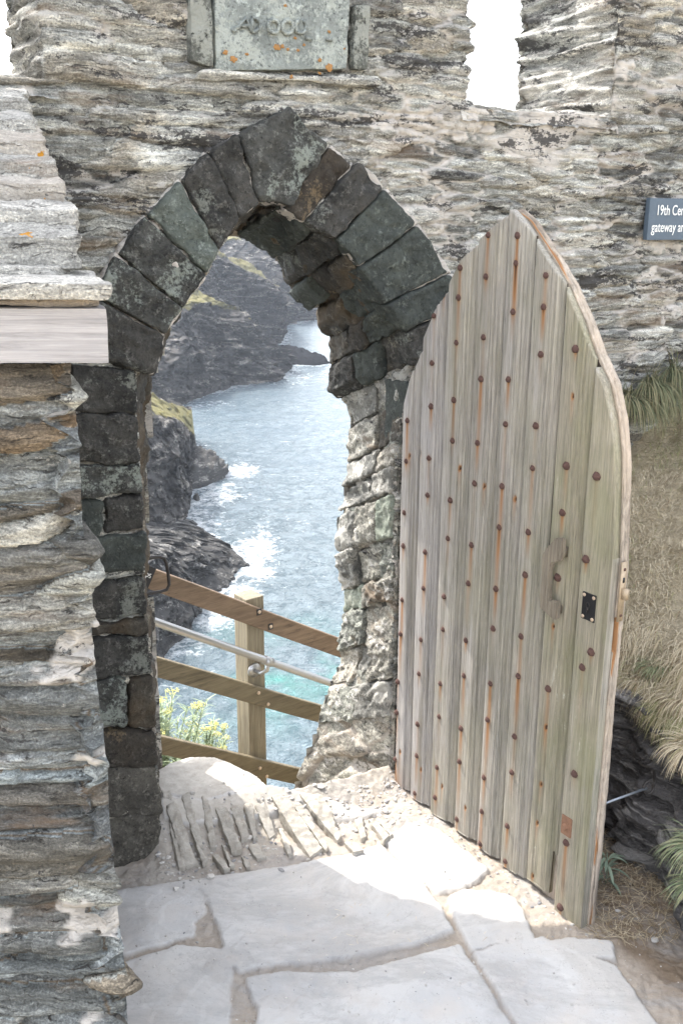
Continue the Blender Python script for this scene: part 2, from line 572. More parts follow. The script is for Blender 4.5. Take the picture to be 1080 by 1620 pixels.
def plain(name, col, rough=.6, metal=0.0, var=.25, bump=.2, scale=60):
    m, b = newmat(name)
    n = b.noise(scale, None, 4, .6)
    c = b.mix(n, tuple(k * (1 - var) for k in col), tuple(min(1, k * (1 + var)) for k in col))
    b.fin(c, rough, b.bump(b.noise(scale * 3, None, 3), bump, .003), .4, metal)
    return m


def wood_mat(name, ca, cb, dark=(.05, .04, .03), grain=(250, 250, 8.0), green=0.0, axis=None, bump=.5, rust=True, tint=True):
    m, b = newmat(name)
    mp = b.mapping(grain) if axis is None else b.mapping(grain, rot=axis)
    g = b.noise(1.0, mp, 6, .75, .8)
    g2 = b.noise(1.0, b.mapping(tuple(k * .28 for k in grain)) if axis is None else b.mapping(tuple(k * .28 for k in grain), rot=axis), 5, .6, 1.0)
    t = b.attr('tint') if tint else 0.5
    base = b.mix(t, ca, cb) if tint else b.mix(g2, ca, cb)
    k = b.rng(b.math('ADD', b.math('MULTIPLY', g, .75), b.math('MULTIPLY', g2, .4)), .42, .74, .45, 1.28)
    cm = b.nt.nodes.new('ShaderNodeCombineXYZ')
    for i in range(3): b.l(k, cm.inputs[i])
    col = b.mix(1.0, base, cm.outputs[0], 'MULTIPLY')
    col = b.mix(b.math('MULTIPLY', b.rng(g, .40, .28), .75), col, dark)
    sil = b.noise(1.0, b.mapping(tuple(k * .11 for k in grain), loc=(3, 1, 7)), 5, .7, .4)
    col = b.mix(b.math('MULTIPLY', b.rng(sil, .52, .68), .70), col, tuple(k * .40 for k in cb))
    col = b.mix(b.math('MULTIPLY', b.rng(sil, .44, .30), .35), col, tuple(min(1, k * 1.35) for k in ca))
    blot = b.noise(3.2, None, 5, .65)
    col = b.mix(b.math('MULTIPLY', b.rng(blot, .45, .7), .35), col, tuple(k * 1.3 for k in cb))
    if green:
        gr = b.math('MULTIPLY', b.rng(b.noise(5, b.mapping((1, 1, .5), loc=(4, 1, 1)), 5, .7), .42, .62), green)
        if tint: gr = b.math('MULTIPLY', gr, t)
        col = b.mix(gr, col, (.20, .21, .10))
        sc = b.math('MULTIPLY', b.rng(b.noise(1.0, b.mapping((38, 38, 9)), 5, .8, 1.5), .60, .66), b.math('MULTIPLY', b.rng(b.noise(3, b.mapping((1, 1, 1), loc=(8, 1, 1)), 3), .50, .60), t))
        col = b.mix(b.math('MULTIPLY', sc, .8), col, (.52, .50, .42))
    if rust:
        r = b.attr('rust')
        rr = b.math('MULTIPLY', r, b.rng(g, .25, .6, .55, 1.1), clamp=True)
        col = b.mix(b.math('MULTIPLY', rr, 1.0), col, (.33, .165, .07))
        col = b.mix(b.rng(r, 1.05, 1.9), col, (.07, .03, .018))
        col = b.mix(b.attr('gap_shade'), col, (.040, .030, .022))  # shade of the joints painted onto the plank edges
    h = b.math('ADD', b.math('MULTIPLY', g, .7), b.math('MULTIPLY', g2, .5))
    b.fin(col, .78, b.bump(h, bump, .004), .3)
    return m


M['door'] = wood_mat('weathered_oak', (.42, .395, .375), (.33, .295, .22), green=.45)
M['door_edge'] = wood_mat('oak_end_grain', (.48, .43, .37), (.42, .33, .25), tint=False, rust=True, grain=(60, 60, 14))
M['handle_wood'] = wood_mat('handle_wood', (.20, .165, .13), (.27, .235, .18), tint=False, rust=False)
M['beam'] = wood_mat('bleached_beam', (.44, .425, .43), (.36, .34, .34), tint=False, rust=False, grain=(2.2, 40, 85), bump=.8)
M['fence'] = wood_mat('fence_timber', (.19, .155, .10), (.145, .12, .075), tint=False, rust=False, grain=(9, 9, 120), bump=.25)
M['rail'] = wood_mat('handrail_timber', (.24, .17, .115), (.17, .12, .08), tint=False, rust=False, grain=(9, 9, 90), bump=.25)
M['post'] = wood_mat('post_timber', (.28, .24, .175), (.22, .19, .13), tint=False, rust=False, grain=(90, 90, 4), bump=.25)
M['rust'] = plain('rusty_iron', (.105, .058, .048), .85, .1, .5, .8, 130)
M['rustplate'] = plain('rusty_plate', (.27, .15, .095), .8, .2, .4, .5, 60)
M['iron'] = plain('dark_iron', (.05, .045, .042), .5, .6, .3, .4, 90)
M['steel'] = plain('brushed_steel', (.40, .40, .40), .35, .9, .1, .05, 50)
M['galv'] = plain('galvanised_rod', (.30, .33, .37), .45, .8, .2, .1, 50)
M['brass'] = plain('tarnished_brass', (.42, .33, .23), .5, .35, .3, .2, 80)
M['screw'] = plain('brass_screw', (.60, .47, .35), .4, .6, .2, .1, 80)
M['black'] = plain('black_paint', (.02, .02, .022), .4, 0, .2, .2, 80)
M['letter'] = plain('white_lettering', (.78, .78, .76), .6, 0, .08, .1, 80)
M['signslate'] = plain('blue_slate', (.085, .115, .15), .55, 0, .15, .25, 60)


def flag_mat():
    m, b = newmat('flagstone')
    sl = b.attr('slab'); r1 = b.attr('r1'); pale = b.attr('pale')
    n = b.noise(3.2, None, 6, .6, .4); n2 = b.noise(22, None, 5, .7)
    bc = b.mix(b.rng(n, .32, .68), (.44, .435, .43), (.56, .545, .52))
    bc = b.mix(b.rng(r1, .3, .9, 0, .5), bc, (.47, .45, .42))
    bc = b.mix(b.math('MULTIPLY', b.rng(b.noise(6, b.mapping((1, 1, 1), loc=(3, 1, 0)), 6, .7), .50, .66), .55), bc, (.53, .50, .47))
    bc = b.mix(b.math('MULTIPLY', b.rng(n2, .60, .72), .35), bc, (.22, .23, .25))
    dn = b.noise(38, None, 5, .75)
    dirt = b.mix(dn, (.27, .225, .18), (.50, .44, .375))
    brn = b.attr('earth')
    dirt = b.mix(brn, dirt, b.mix(dn, (.12, .085, .055), (.32, .245, .175)))
    col = b.mix(sl, dirt, bc)
    col = b.mix(b.math('MULTIPLY', b.rng(b.noise(1.7, b.mapping((1, 2.2, 1), rot=(0, 0, .5)), 7, .75, .8), .44, .56), .65), col, b.mix(n2, (.25, .26, .28), (.45, .41, .36)))
    sp = b.noise(130, None, 3, .7)
    col = b.mix(b.math('MULTIPLY', b.rng(sp, .34, .29), .6), col, (.12, .115, .11))
    ck = b.math('ABSOLUTE', b.math('SUBTRACT', b.noise(2.6, b.mapping((1, 1, 1), loc=(5, 9, 0)), 7, .62, .5), .5))
    col = b.mix(b.math('MULTIPLY', b.rng(ck, .0035, .0), .28), col, (.16, .145, .13))
    wh = b.mix(b.rng(n2, .3, .7), (.31, .28, .235), (.49, .46, .41))
    col = b.mix(pale, col, wh)
    dust = b.math('MULTIPLY', b.rng(b.noise(5, b.mapping((1, 1, 1), loc=(7, 7, 0)), 6, .7), .50, .68), .55)
    col = b.mix(b.math('MULTIPLY', dust, sl), col, (.50, .455, .41))
    h = b.math('ADD', b.math('MULTIPLY', b.noise(60, None, 5, .75), b.math('SUBTRACT', 1.35, sl)), b.math('MULTIPLY', n2, .25))
    b.fin(col, b.rng(sl, 0, 1, .95, .62), b.bump(h, .55, .010), .35)
    return m


M['flag'] = flag_mat()


def rock_mat(name, dark, mid, light, streak=(10, 10, 40), rot=(0, 0, 0), s=1.0, ga=(.085, .095, .03), gb=(.22, .18, .095)):
    m, b = newmat(name)
    mp = b.mapping(tuple(k * s for k in streak), rot=rot)
    st = b.noise(1.0, mp, 6, .7, .5)
    n = b.noise(7 * s, None, 5, .6)
    col = b.ramp(b.math('ADD', b.math('MULTIPLY', st, .7), b.math('MULTIPLY', n, .3)), [(.37, dark), (.46, mid), (.535, mid), (.60, light)])
    g = b.attr('grass')
    gc = b.mix(b.noise(5 * s, b.mapping((1, 1, 1), loc=(3, 3, 3)), 6, .7), ga, gb)
    col = b.mix(b.rng(b.math('ADD', g, b.math('MULTIPLY', b.math('SUBTRACT', b.noise(11 * s, None, 6, .7), .5), 1.2)), .42, .56), col, gc)
    b.fin(col, .85, b.bump(b.math('ADD', st, b.noise(25 * s, None, 5, .7)), 1.0, .05 / s), .3)
    return m


M['rock'] = rock_mat('dark_slate_rock', (.055, .052, .051), (.16, .15, .145), (.36, .34, .32), streak=(5, 5, 50), rot=(0, .25, 0), ga=(.36, .29, .18), gb=(.66, .57, .42))
M['cliff'] = rock_mat('sea_cliff', (.010, .010, .011), (.062, .058, .054), (.27, .25, .22), streak=(.5, .5, 3.2), rot=(.25, .3, 0), s=.22)
M['searock'] = rock_mat('wave_cut_rock', (.010, .010, .011), (.055, .053, .050), (.24, .23, .21), streak=(.6, .6, 3.2), rot=(.5, .35, 0), s=.5)


def sea_mat():
    m, b = newmat('sea_water')
    sh = b.attr('foam')
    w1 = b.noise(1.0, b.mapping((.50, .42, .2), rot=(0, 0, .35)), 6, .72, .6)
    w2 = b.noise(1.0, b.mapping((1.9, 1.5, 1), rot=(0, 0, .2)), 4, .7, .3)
    n = b.bump(b.math('ADD', b.math('MULTIPLY', w1, 1.0), b.math('MULTIPLY', w2, .4)), 1.0, 1.6)
    big = b.noise(.03, None, 4, .6, .5)
    col = b.mix(b.rng(big, .35, .65), (.13, .175, .205), (.17, .215, .235))
    col = b.mix(b.math('MULTIPLY', b.rng(b.math('ADD', b.math('MULTIPLY', w1, .6), b.math('MULTIPLY', w2, .4)), .53, .43), .6), col, (.030, .065, .085))  # darker troughs: ripple shading painted into the water colour
    tq = b.attr('turq')
    col = b.mix(b.math('MULTIPLY', tq, b.rng(b.noise(.12, None, 4, .6), .38, .62)), col, (.07, .24, .21))
    fn = b.noise(.35, None, 7, .72, 1.2)
    fn2 = b.noise(1.3, None, 5, .7, .8)
    f = b.math('ADD', sh, b.math('MULTIPLY', b.math('SUBTRACT', fn, .5), 2.3))
    f = b.math('ADD', f, b.math('MULTIPLY', b.math('SUBTRACT', fn2, .5), 2.0))
    foam = b.rng(f, .50, 1.20)
    caps = b.math('MULTIPLY', b.rng(b.noise(1.0, b.mapping((.5, 1.1, .3)), 6, .75, .6), .64, .68), b.rng(b.noise(.06, None, 3), .44, .56))
    foam = b.math('MAXIMUM', foam, b.math('MULTIPLY', caps, .8))
    col = b.mix(foam, col, (.72, .74, .75))
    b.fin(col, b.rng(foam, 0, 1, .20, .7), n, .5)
    b.bs.inputs['IOR'].default_value = 1.33
    return m


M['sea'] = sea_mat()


def grass_mat(name, cols):
    m, b = newmat(name)
    c = b.ramp(b.attr('r1'), [(i / (len(cols) - 1), k) for i, k in enumerate(cols)])
    b.fin(c, .7, None, .25)
    return m


M['wet_rock'] = plain('wet_dark_rock', (.012, .012, .013), .6, 0, .6, .6, .5)
M['wet_rock'].node_tree.nodes['Principled BSDF'].inputs['Specular IOR Level'].default_value = 0
M['wet_rock'].node_tree.nodes['Principled BSDF'].inputs['Roughness'].default_value = 1
for k_ in ('cliff', 'searock'): M[k_].node_tree.nodes['Principled BSDF'].inputs['Specular IOR Level'].default_value = .06
M['straw'] = grass_mat('dry_grass', [(.24, .17, .10), (.52, .43, .29), (.70, .61, .45), (.45, .38, .24), (.28, .29, .13)])
M['longgrass'] = grass_mat('long_green_grass', [(.07, .085, .045), (.13, .15, .08), (.22, .21, .12), (.32, .27, .16), (.12, .14, .08)])
M['greengrass'] = grass_mat('green_grass', [(.12, .16, .08), (.22, .27, .15), (.34, .34, .20), (.40, .33, .20)])
M['samphire'] = grass_mat('samphire_leaf', [(.16, .22, .14), (.26, .32, .20), (.36, .40, .22)])
M['flower'] = grass_mat('samphire_flower', [(.50, .48, .16), (.62, .60, .28)])
M['sage'] = grass_mat('sage_leaf', [(.17, .22, .16), (.27, .33, .24)])
M['pebble'] = grass_mat('pebble_stone', [(.22, .22, .23), (.40, .38, .35), (.60, .57, .53), (.32, .30, .28)])

# ==================================================================== THE GATEWAY WALL
SILL_Z = px_uz(860, 178)[1]
uL = px_uz(62, 60)[0]          # left end of the middle merlon
uC0 = px_uz(747, 100)[0]       # crenel, left side
uC1 = px_uz(968, 150)[0]       # crenel, right side (front corner of right merlon)
ARCH_L = [(254, 1400), (254, 1275), (247, 1154), (240, 1033), (233, 981), (229, 912), (231, 828), (228, 782), (223, 727), (217, 656), (217, 588),
          (252, 555), (263, 530), (290, 488), (327, 437), (346, 394), (380, 345), (410, 322)]
ARCH_R = [(436, 316), (462, 324), (480, 350), (531, 377), (569, 422), (608, 480), (640, 522), (652, 575)]
prof_f = [px_uz(x, y) for x, y in ARCH_L + ARCH_R]
uHinge = 0.985
prof_f += [(uHinge - .01, 1.35), (uHinge, .9), (uHinge, .4), (uHinge, -.12)]
# back edge of the passage, read off the silhouette against the sea
BACK_R = [(386, 375), (396, 379), (417, 393), (444, 410), (451, 438), (469, 468), (499, 485), (504, 510), (522, 530), (526, 568), (527, 618), (549, 639), (556, 668),
          (553, 690), (551, 750), (540, 768), (547, 793), (537, 806), (531, 857), (540, 889), (548, 929), (548, 967), (542, 998),
          (536, 1030), (541, 1047), (527, 1069), (507, 1122), (498, 1151), (482, 1195), (469, 1233), (462, 1290)]
br = [px_uz(x, y, THK) for x, y in BACK_R]
BACK_L = [(256, 1300), (250, 1200), (245, 1120), (241, 1040), (237, 960), (231, 900), (229, 828), (229, 770), (231, 727), (234, 690), (236, 640), (240, 600)]
bl = [px_uz(x, y, THK) for x, y in BACK_L]
apex_b = (br[0][0] - .05, br[0][1] + .012)
bl += [(bl[-1][0] + .03, 1.70), (bl[-1][0] + .08, 1.86), (bl[-1][0] + .16, 2.0)]
print('SILL', SILL_Z, 'uL', uL, 'uC', uC0, uC1, 'prof', prof_f[0], prof_f[len(ARCH_L)], prof_f[-5:], 'back', bl[0], bl[-1], apex_b, br[-1])

wall = empty('gateway_wall', 'tall slate rubble wall with a pointed dark stone archway and battlements above', 'wall', loc=wpt(.45, -.1, .2))

UMIN, UMAX = -.95, 3.3
ZB, = (-.35,)


def inside(pu, pz, poly):
    n = len(poly); ins = np.zeros(pu.shape, bool)
    j = n - 1
    for i in range(n):
        xi, yi = poly[i]; xj, yj = poly[j]
        c = ((yi > pz) != (yj > pz)) & (pu < (xj - xi) * (pz - yi) / (yj - yi + 1e-12) + xi)
        ins ^= c
        j = i
    return ins


def wall_field(U, Z):
    # slabby laminated stones to the left, more mortar and smaller stones to the right
    h1, m1, a1, b1, l1 = masonry(U, Z, 2, su=.38, sv=.052, prot=.024, lam=.013, jw=-.002, jamp=.007, smear=.66, lf=22, crev=.022)
    h2_, m2, a2, b2, l2 = masonry(U, Z, 5, su=.19, sv=.042, prot=.022, lam=.010, jw=.001, jamp=.009, smear=.36, lf=30, crev=.02)
    k = sst(.75, .95, U + .25 * pn(U * 2, Z * 2, 0, 77) + .06 * np.sign(pn(U * 6, Z * 14, 0, 78)))
    mix = lambda p, q: p * (1 - k) + q * k
    R1 = np.where(k > .5, a2, a1); R2 = np.where(k > .5, b2, b1)
    R1 = R1 * (1 - .42 * sst(.25, -.05, U + .2 * pn(U * 3, Z * 5, 0, 79)) * sst(2.75, 2.5, Z))
    h = mix(h1, h2_); m = mix(m1, m2)
    # large smear of lime mortar right of the arch
    sm = sst(.0, .10, .30 - np.sqrt(((U - 1.55) / .42) ** 2 + ((Z - 2.55) / .17) ** 2) * .3 + .12 * fbm(U * 5, Z * 9, 0, 81, 3))
    sm = sm * sst(-.35, -.2, pn(U * 4, Z * 9, 0, 83))
    h = h * (1 - .75 * sm) + .75 * sm * (.002 + .005 * fbm(U * 12, Z * 14, 0, 82, 4))
    m = np.maximum(m, sm)
    return h, m, R1, R2, mix(l1, l2)


# front face below the battlements
du = .0047
us = np.arange(UMIN, UMAX, du); zs = np.linspace(ZB, SILL_Z, int((SILL_Z - ZB) / du))
U, Z = np.meshgrid(us, zs, indexing='ij')
h, m, R1, R2, LV = wall_field(U, Z)
edge_in = sst(SILL_Z, SILL_Z - .05, Z)
P = wpt(U, Z, -h)
cu = (U[:-1, :-1] + du / 2); cz = (Z[:-1, :-1] + du / 2)
hole = inside(cu, cz, prof_f + [(prof_f[-1][0], -.5), (prof_f[0][0], -.5)])
mb = MB()
mb.grid(P, dict(r1=R1, r2=R2, mort=m, lamv=LV), mask=~hole)
mb.build('masonry', M['wall'], wall)


MTHK = .60


def merlon(u0, u1, z0, z1, name, res=.0075, rside=.03, MTHK=.60):
    """closed perimeter of one battlement block, u measured round from its front face"""
    d1 = MTHK
    # perimeter polyline: front left corner -> front right -> back right -> back left
    L = [(u1 - u0), d1, (u1 - u0), d1]
    per = sum(L)
    n = int(per / res)
    s = np.arange(n) / n * per
    pu = np.zeros(n); pd = np.zeros(n); nu = np.zeros(n); nd = np.zeros(n)
    c = np.cumsum([0] + L)
    for i in range(4):
        k = (s >= c[i]) & (s < c[i + 1])
        t = s[k] - c[i]
        if i == 0: pu[k] = u0 + t; pd[k] = 0; nd[k] = -1
        if i == 1: pu[k] = u1; pd[k] = t; nu[k] = 1
        if i == 2: pu[k] = u1 - t; pd[k] = d1; nd[k] = 1
        if i == 3: pu[k] = u0; pd[k] = d1 - t; nu[k] = -1
    # smooth normals round corners
    w = 9
    ker = np.hanning(w + 2)[1:-1]; ker /= ker.sum()
    cv = lambda a: np.convolve(np.concatenate([a[-w:], a, a[:w]]), ker, 'same')[w:-w]
    nu2, nd2, pu2, pd2 = cv(nu), cv(nd), cv(pu), cv(pd)
    nl = np.hypot(nu2, nd2); nu2 /= nl; nd2 /= nl
    zz = np.arange(z0, z1, res)
    S, Zg = np.meshgrid(s, zz, indexing='ij')
    fieldU = u0 + S
    hh, mm, r1, r2, lv = wall_field(fieldU, Zg)
    # the side faces show stronger, more ragged ledges
    side = (np.abs(nu2) > .35)[:, None]
    rag = .022 * np.tanh(2.5 * pn(fieldU * 1.6, Zg * 15 + .8 * fieldU, 0, 91)) + .016 * np.tanh(3 * pn(fieldU * 3, Zg * 38, 0, 92)) + .006 * pn(fieldU * 9, Zg * 120, 0, 93) - .01
    k = np.clip(np.abs(nu2), 0, 1)[:, None] ** 1.5
    hh = hh * (1 - .65 * k) + rag * k
    mm = mm * (1 - .7 * k)
    Pm = wpt(pu2[:, None] + nu2[:, None] * hh, Zg, pd2[:, None] + nd2[:, None] * hh)
    b = MB()
    b.grid(Pm, dict(r1=r1 * (1 - .45 * k) + .55 * k, r2=r2 * (1 - .4 * k) + .25 * k, mort=mm, lamv=lv), close_u=True)
    return b.build(name, M['wall'], wall)


merlon(uL, uC0, SILL_Z, 4.15, 'battlement', MTHK=.47)
merlon(uC1, UMAX + .6, SILL_Z, 4.15, 'battlement')
merlon(UMIN - 1.2, px_uz(2, 60)[0] - .22, SILL_Z - .0, 4.15, 'battlement', res=.012)
# inner core, sill tops, back face
core = MB()
T0 = .06
for (a, b_, z0, z1) in ((UMIN - 1.2, prof_f[0][0] - .10, -.4, SILL_Z - .06), (uHinge + .16, UMAX + .6, -.4, SILL_Z - .06), (prof_f[0][0] - .10, uHinge + .16, 2.55, SILL_Z - .06),
                        (uL + .06, uC0 - .06, SILL_Z - .1, 4.1), (uC1 + .06, UMAX + .5, SILL_Z - .1, 4.1)):
    core.box(wpt((a + b_) / 2, (z0 + z1) / 2, THK / 2), WE * (b_ - a) / 2, WB * (THK / 2 - T0), [0, 0, (z1 - z0) / 2], dict(r1=.4, r2=.5, mort=.6))
core.build('wall_core', M['wall'], wall)
# crenel sills (rough coping of mortar and stone)
for k, (a, b_) in enumerate(((uC0 - .04, uC1 + .04), (UMIN - .4, uL + .05))):
    uu = np.arange(a, b_, .009); dd_ = np.arange(-.012, MTHK + .0, .009)
    A, B = np.meshgrid(uu, dd_, indexing='ij')
    hh, mm, r1, r2, lv = masonry(A, B, 15 + k, su=.16, sv=.12, prot=.03, lam=.004, jw=.006, jamp=.01)
    zt = SILL_Z + .012 + hh + .012 * pn(A * 5, B * 5, 0, 99) - .05 * sst(.03, -.012, B) - .05 * sst(THK - .02, THK + .02, B)
    s_ = MB()
    s_.grid(wpt(A, zt, B), dict(r1=r1, r2=r2, mort=mm, lamv=lv))
    s_.build('sill', M['wall'], wall)
# back face and the far left front stretch
for (a, b_, d, res) in ((UMIN - 1.2, UMAX + .6, THK, .03),):
    uu = np.arange(a, b_, res); zz = np.arange(-1.2, SILL_Z, res)
    A, B = np.meshgrid(uu, zz, indexing='ij')
    hh, mm, r1, r2, lv = masonry(A, B, 31)
    pb = [(p[0], p[1]) for p in bl] + [apex_b] + br
    pb_in = inside(A[:-1, :-1] + res / 2, B[:-1, :-1] + res / 2, [(bl[0][0], -2)] + pb + [(br[-1][0], -2)])
    s_ = MB()
    s_.grid(wpt(A, B, d - .015 + hh * .5), dict(r1=r1, r2=r2, mort=mm, lamv=lv), mask=~pb_in, flip=True)
    s_.build('rear_masonry', M['wall'], wall)

# passage lining: left jamb, soffit, right jamb in one strip
nS = 620
ts = np.linspace(0, 1, nS)


def param_profile(pts_l, pts_r, n):
    """left half to apex and right half, each resampled by height order"""
    a = poly_at(pts_l, np.linspace(0, 1, n // 2)); b_ = poly_at(pts_r, np.linspace(0, 1, n - n // 2 + 1)[1:])
    return np.concatenate([a, b_])


apex_f = px_uz(436, 316)
nl_ = len(ARCH_L)


def by_z(pts, z):
    pts = sorted(pts, key=lambda p: p[1])
    return np.interp(z, [p[1] for p in pts], [p[0] for p in pts])


# match front and back by the same height fraction on each side
NV = 330
vv = np.linspace(0, 1, NV)
zf0 = -.25
left_f = poly_at([(prof_f[0][0], zf0)] + prof_f[:nl_] + [apex_f], vv)
left_b = poly_at([(bl[0][0], zf0)] + bl + [apex_b], vv)
right_f = poly_at([apex_f] + prof_f[nl_ + 1:-1] + [(uHinge, zf0)], vv)
right_b = poly_at([apex_b] + br + [(br[-1][0], zf0)], vv)
ND = 70
dd = np.linspace(0, 1, ND)


def reveal(fr, bk, name, mat, seed, ampl, sgn, v0=0.0, v1=1.0, parts=1):
    L = np.concatenate([[0], np.cumsum(np.linalg.norm(np.diff(fr, axis=0), axis=1))])
    t = np.gradient(fr, axis=0)
    t /= np.linalg.norm(t, axis=1)[:, None] + 1e-9
    nx, nz = t[:, 1] * sgn, -t[:, 0] * sgn
    Dg, Lg = np.meshgrid(dd * THK, L, indexing='ij')
    hh, mm, r1, r2, lv = masonry(Dg + .3, Lg, seed, su=.24, sv=.115, prot=.035, lam=.009, jw=.006, jamp=.010, p=2.6, lf=16)
    hh = hh * 1.0 + ampl * (.6 * fbm(Dg * 9, Lg * 9, 0, seed + 1, 4) + .4 * np.abs(pn(Dg * 25, Lg * 30, 0, seed + 3)))
    w = np.interp(dd, [0, .12, 1], [.15, .7, .8])[:, None]
    hh = hh * w - (.012 if sgn > 0 and name != 'left' else 0)
    # curve the interpolation so the back ring stands forward as in a rebated arch
    q = (dd ** .9)[:, None]
    uu = fr[None, :, 0] * (1 - q) + bk[None, :, 0] * q + nx[None] * hh
    zz = fr[None, :, 1] * (1 - q) + bk[None, :, 1] * q + nz[None] * hh
    b = MB()
    b.grid(wpt(uu, zz, Dg - .005 + .03 * sst(.9, 1, dd)[:, None] * 0), dict(r1=r1, r2=r2, mort=mm * .8, lamv=lv), flip=True)
    # turn the back edge round the corner
    rim = []
    for off, dv in ((0, THK), (.05, THK + .02), (.14, THK + .02), (.3, THK + .0)):
        rim.append(wpt(uu[-1] - nx * off, zz[-1] - nz * off, dv - .005))
    b.grid(np.stack(rim), dict(r1=.5, r2=.5, mort=0.3, lamv=0), flip=True)
    return b.build(name, mat, wall)


lo = right_f[:, 1] < 1.72
k0 = int(np.argmax(lo))
reveal(left_f, left_b, 'passage_jamb', M['soffit'], 41, .025, 1)
reveal(right_f[:k0 + 1], right_b[:k0 + 1], 'passage_soffit', M['soffit'], 43, .035, 1)
reveal(right_f[k0:], right_b[k0:], 'passage_jamb', M['reveal'], 47, .022, 1)

# arch stones
DF = -.028


def q4(pts, d=DF):
    return [px_uz(x, y, d) for x, y in pts]


# each: inner-lower, inner-upper, outer-upper, outer-lower -> Coons corners BL, BR, TR, TL
VOUS = [
    ([(125, 566), (243, 591), (264, 531), (138, 466)], 'granite', {}),
    ([(262, 529), (290, 489), (184, 403), (152, 466)], 'granite_pale', {}),
    ([(291, 487), (328, 438), (233, 341), (187, 401)], 'granite_pale', {}),
    ([(329, 435), (346, 394), (285, 286), (234, 338)], 'greenstone', {}),
    ([(348, 393), (379, 346), (328, 242), (288, 285)], 'granite', {}),
    ([(381, 345), (411, 323), (374, 213), (331, 240)], 'granite', {}),
    ([(412, 318), (462, 325), (519, 232), (377, 211)], 'granite_pale', {'t': [px_uz(458, 169, DF)]}),
    ([(448, 331), (482, 353), (557, 262), (522, 233)], 'granite_brown', {}),
    ([(484, 352), (530, 379), (606, 298), (566, 256)], 'granite', {}),
    ([(533, 378), (569, 423), (657, 353), (609, 300)], 'greystone', {}),
    ([(571, 425), (608, 481), (711, 431), (661, 356)], 'greystone', {}),
    ([(610, 483), (641, 523), (735, 480), (713, 434)], 'greystone', {}),
    ([(642, 526), (652, 580), (745, 560), (737, 484)], 'granite', {}),
]
for i, (pts, mt, mids) in enumerate(VOUS):
    cm = np.mean(pts, 0)
    ex = [tuple(cm + (np.array(p) - cm) * 1.05 + (np.array(p) - np.array([430, 480])) * .006) for p in pts]
    ex[0] = tuple(np.array(ex[0]) * .1 + np.array(pts[0]) * .9); ex[1] = tuple(np.array(ex[1]) * .1 + np.array(pts[1]) * .9)
    mo_ = MB()
    block(mo_, q4(ex, -.01), None, d0=-.011 - .002 * (i % 2), d1=.1, res=.007, rnd=.010, amp=.009, freq=22, seed=260 + i, attrs=dict(r1=.5, r2=.5, mort=.93, lamv=0))
    mo_.build('mortar', M['wall'], wall)
    b = MB()
    c = q4(pts)
    block(b, c, mids, d0=DF - .007 * h2(i, 4.0), d1=.20, res=.0065, rnd=.011, amp=.012, freq=16, seed=200 + i)
    b.build('arch_stone', M[mt], wall)
# under the right-hand arch the inner order shows: second ring of stones stepping back
INNER = [([(470, 352), (441, 344), (452, 322), (486, 352)], 'brownstone'), ]
FR = right_f; BKc = right_b
LR = np.concatenate([[0], np.cumsum(np.linalg.norm(np.diff(FR, axis=0), axis=1))])
TG = np.gradient(FR, axis=0); TG /= np.linalg.norm(TG, axis=1)[:, None] + 1e-9
ker5 = np.ones(31) / 31
TGs = np.stack([np.convolve(np.pad(TG[:, i], 15, 'edge'), ker5, 'valid') for i in (0, 1)], -1)


def side_frame(u, z, d):
    """u: depth into the passage, z: length down the right-hand side from the apex, d: into the stonework"""
    u, z, d = np.broadcast_arrays(u, z, d)
    f = np.stack([np.interp(z, LR, FR[:, i]) for i in (0, 1)], -1)
    k_ = np.stack([np.interp(z, LR, BKc[:, i]) for i in (0, 1)], -1)
    t_ = np.stack([np.interp(z, LR, TGs[:, i]) for i in (0, 1)], -1)
    q = np.clip(u / THK, -.1, 1.1)[..., None]
    p = f * (1 - q) + k_ * q
    return wpt(p[..., 0] - t_[..., 1] * d, p[..., 1] + t_[..., 0] * d, u)


r3 = np.random.RandomState(77)
z_ = .02; i = 0
Lmax = float(np.interp(.42, FR[::-1, 1], LR[::-1]))
while z_ < Lmax:
    hgt_c = r3.uniform(.085, .175)
    zz_ = float(np.interp(z_ + hgt_c / 2, LR, FR[:, 1]))
    cuts = [0.015, r3.uniform(.17, .30), THK + .012] if r3.uniform() < .8 else [0.015, r3.uniform(.12, .2), r3.uniform(.30, .38), THK + .012]
    for c0, c1_ in zip(cuts[:-1], cuts[1:]):
        back = c1_ > THK
        up = z_ + r3.uniform(-.008, .008); dn = z_ + hgt_c - .006 + r3.uniform(-.008, .008)
        if zz_ > 1.72: mt = ['granite', 'granite_brown', 'soffit', 'greystone'][r3.randint(4)]
        elif zz_ > 1.25: mt = ['soffit', 'reveal_grey', 'granite_pale', 'reveal_grey', 'reveal'][r3.randint(5)]
        else: mt = 'greenstone_pale' if i in (23, 30) else ['reveal', 'reveal', 'reveal', 'reveal_grey'][r3.randint(4)]
        b = MB()
        pr_ = (.014 if back else .008) + r3.uniform(-.012, .016)
        if zz_ < .7: pr_ -= .008
        block(b, [(c0, up), (c1_ - .007, up), (c1_ - .007, dn), (c0, dn)], None, d0=-pr_, d1=.09, res=.0075, rnd=r3.uniform(.008, .018), amp=r3.uniform(.008, .015), freq=r3.uniform(16, 34), seed=1000 + i, frame=side_frame,
              attrs=dict(r1=r3.uniform(), r2=r3.uniform(.3, .9), mort=0, lamv=0), strata=.003 if mt == 'reveal' else 0)
        b.build('reveal_stone', M[mt], wall)
        i += 1
    z_ += hgt_c
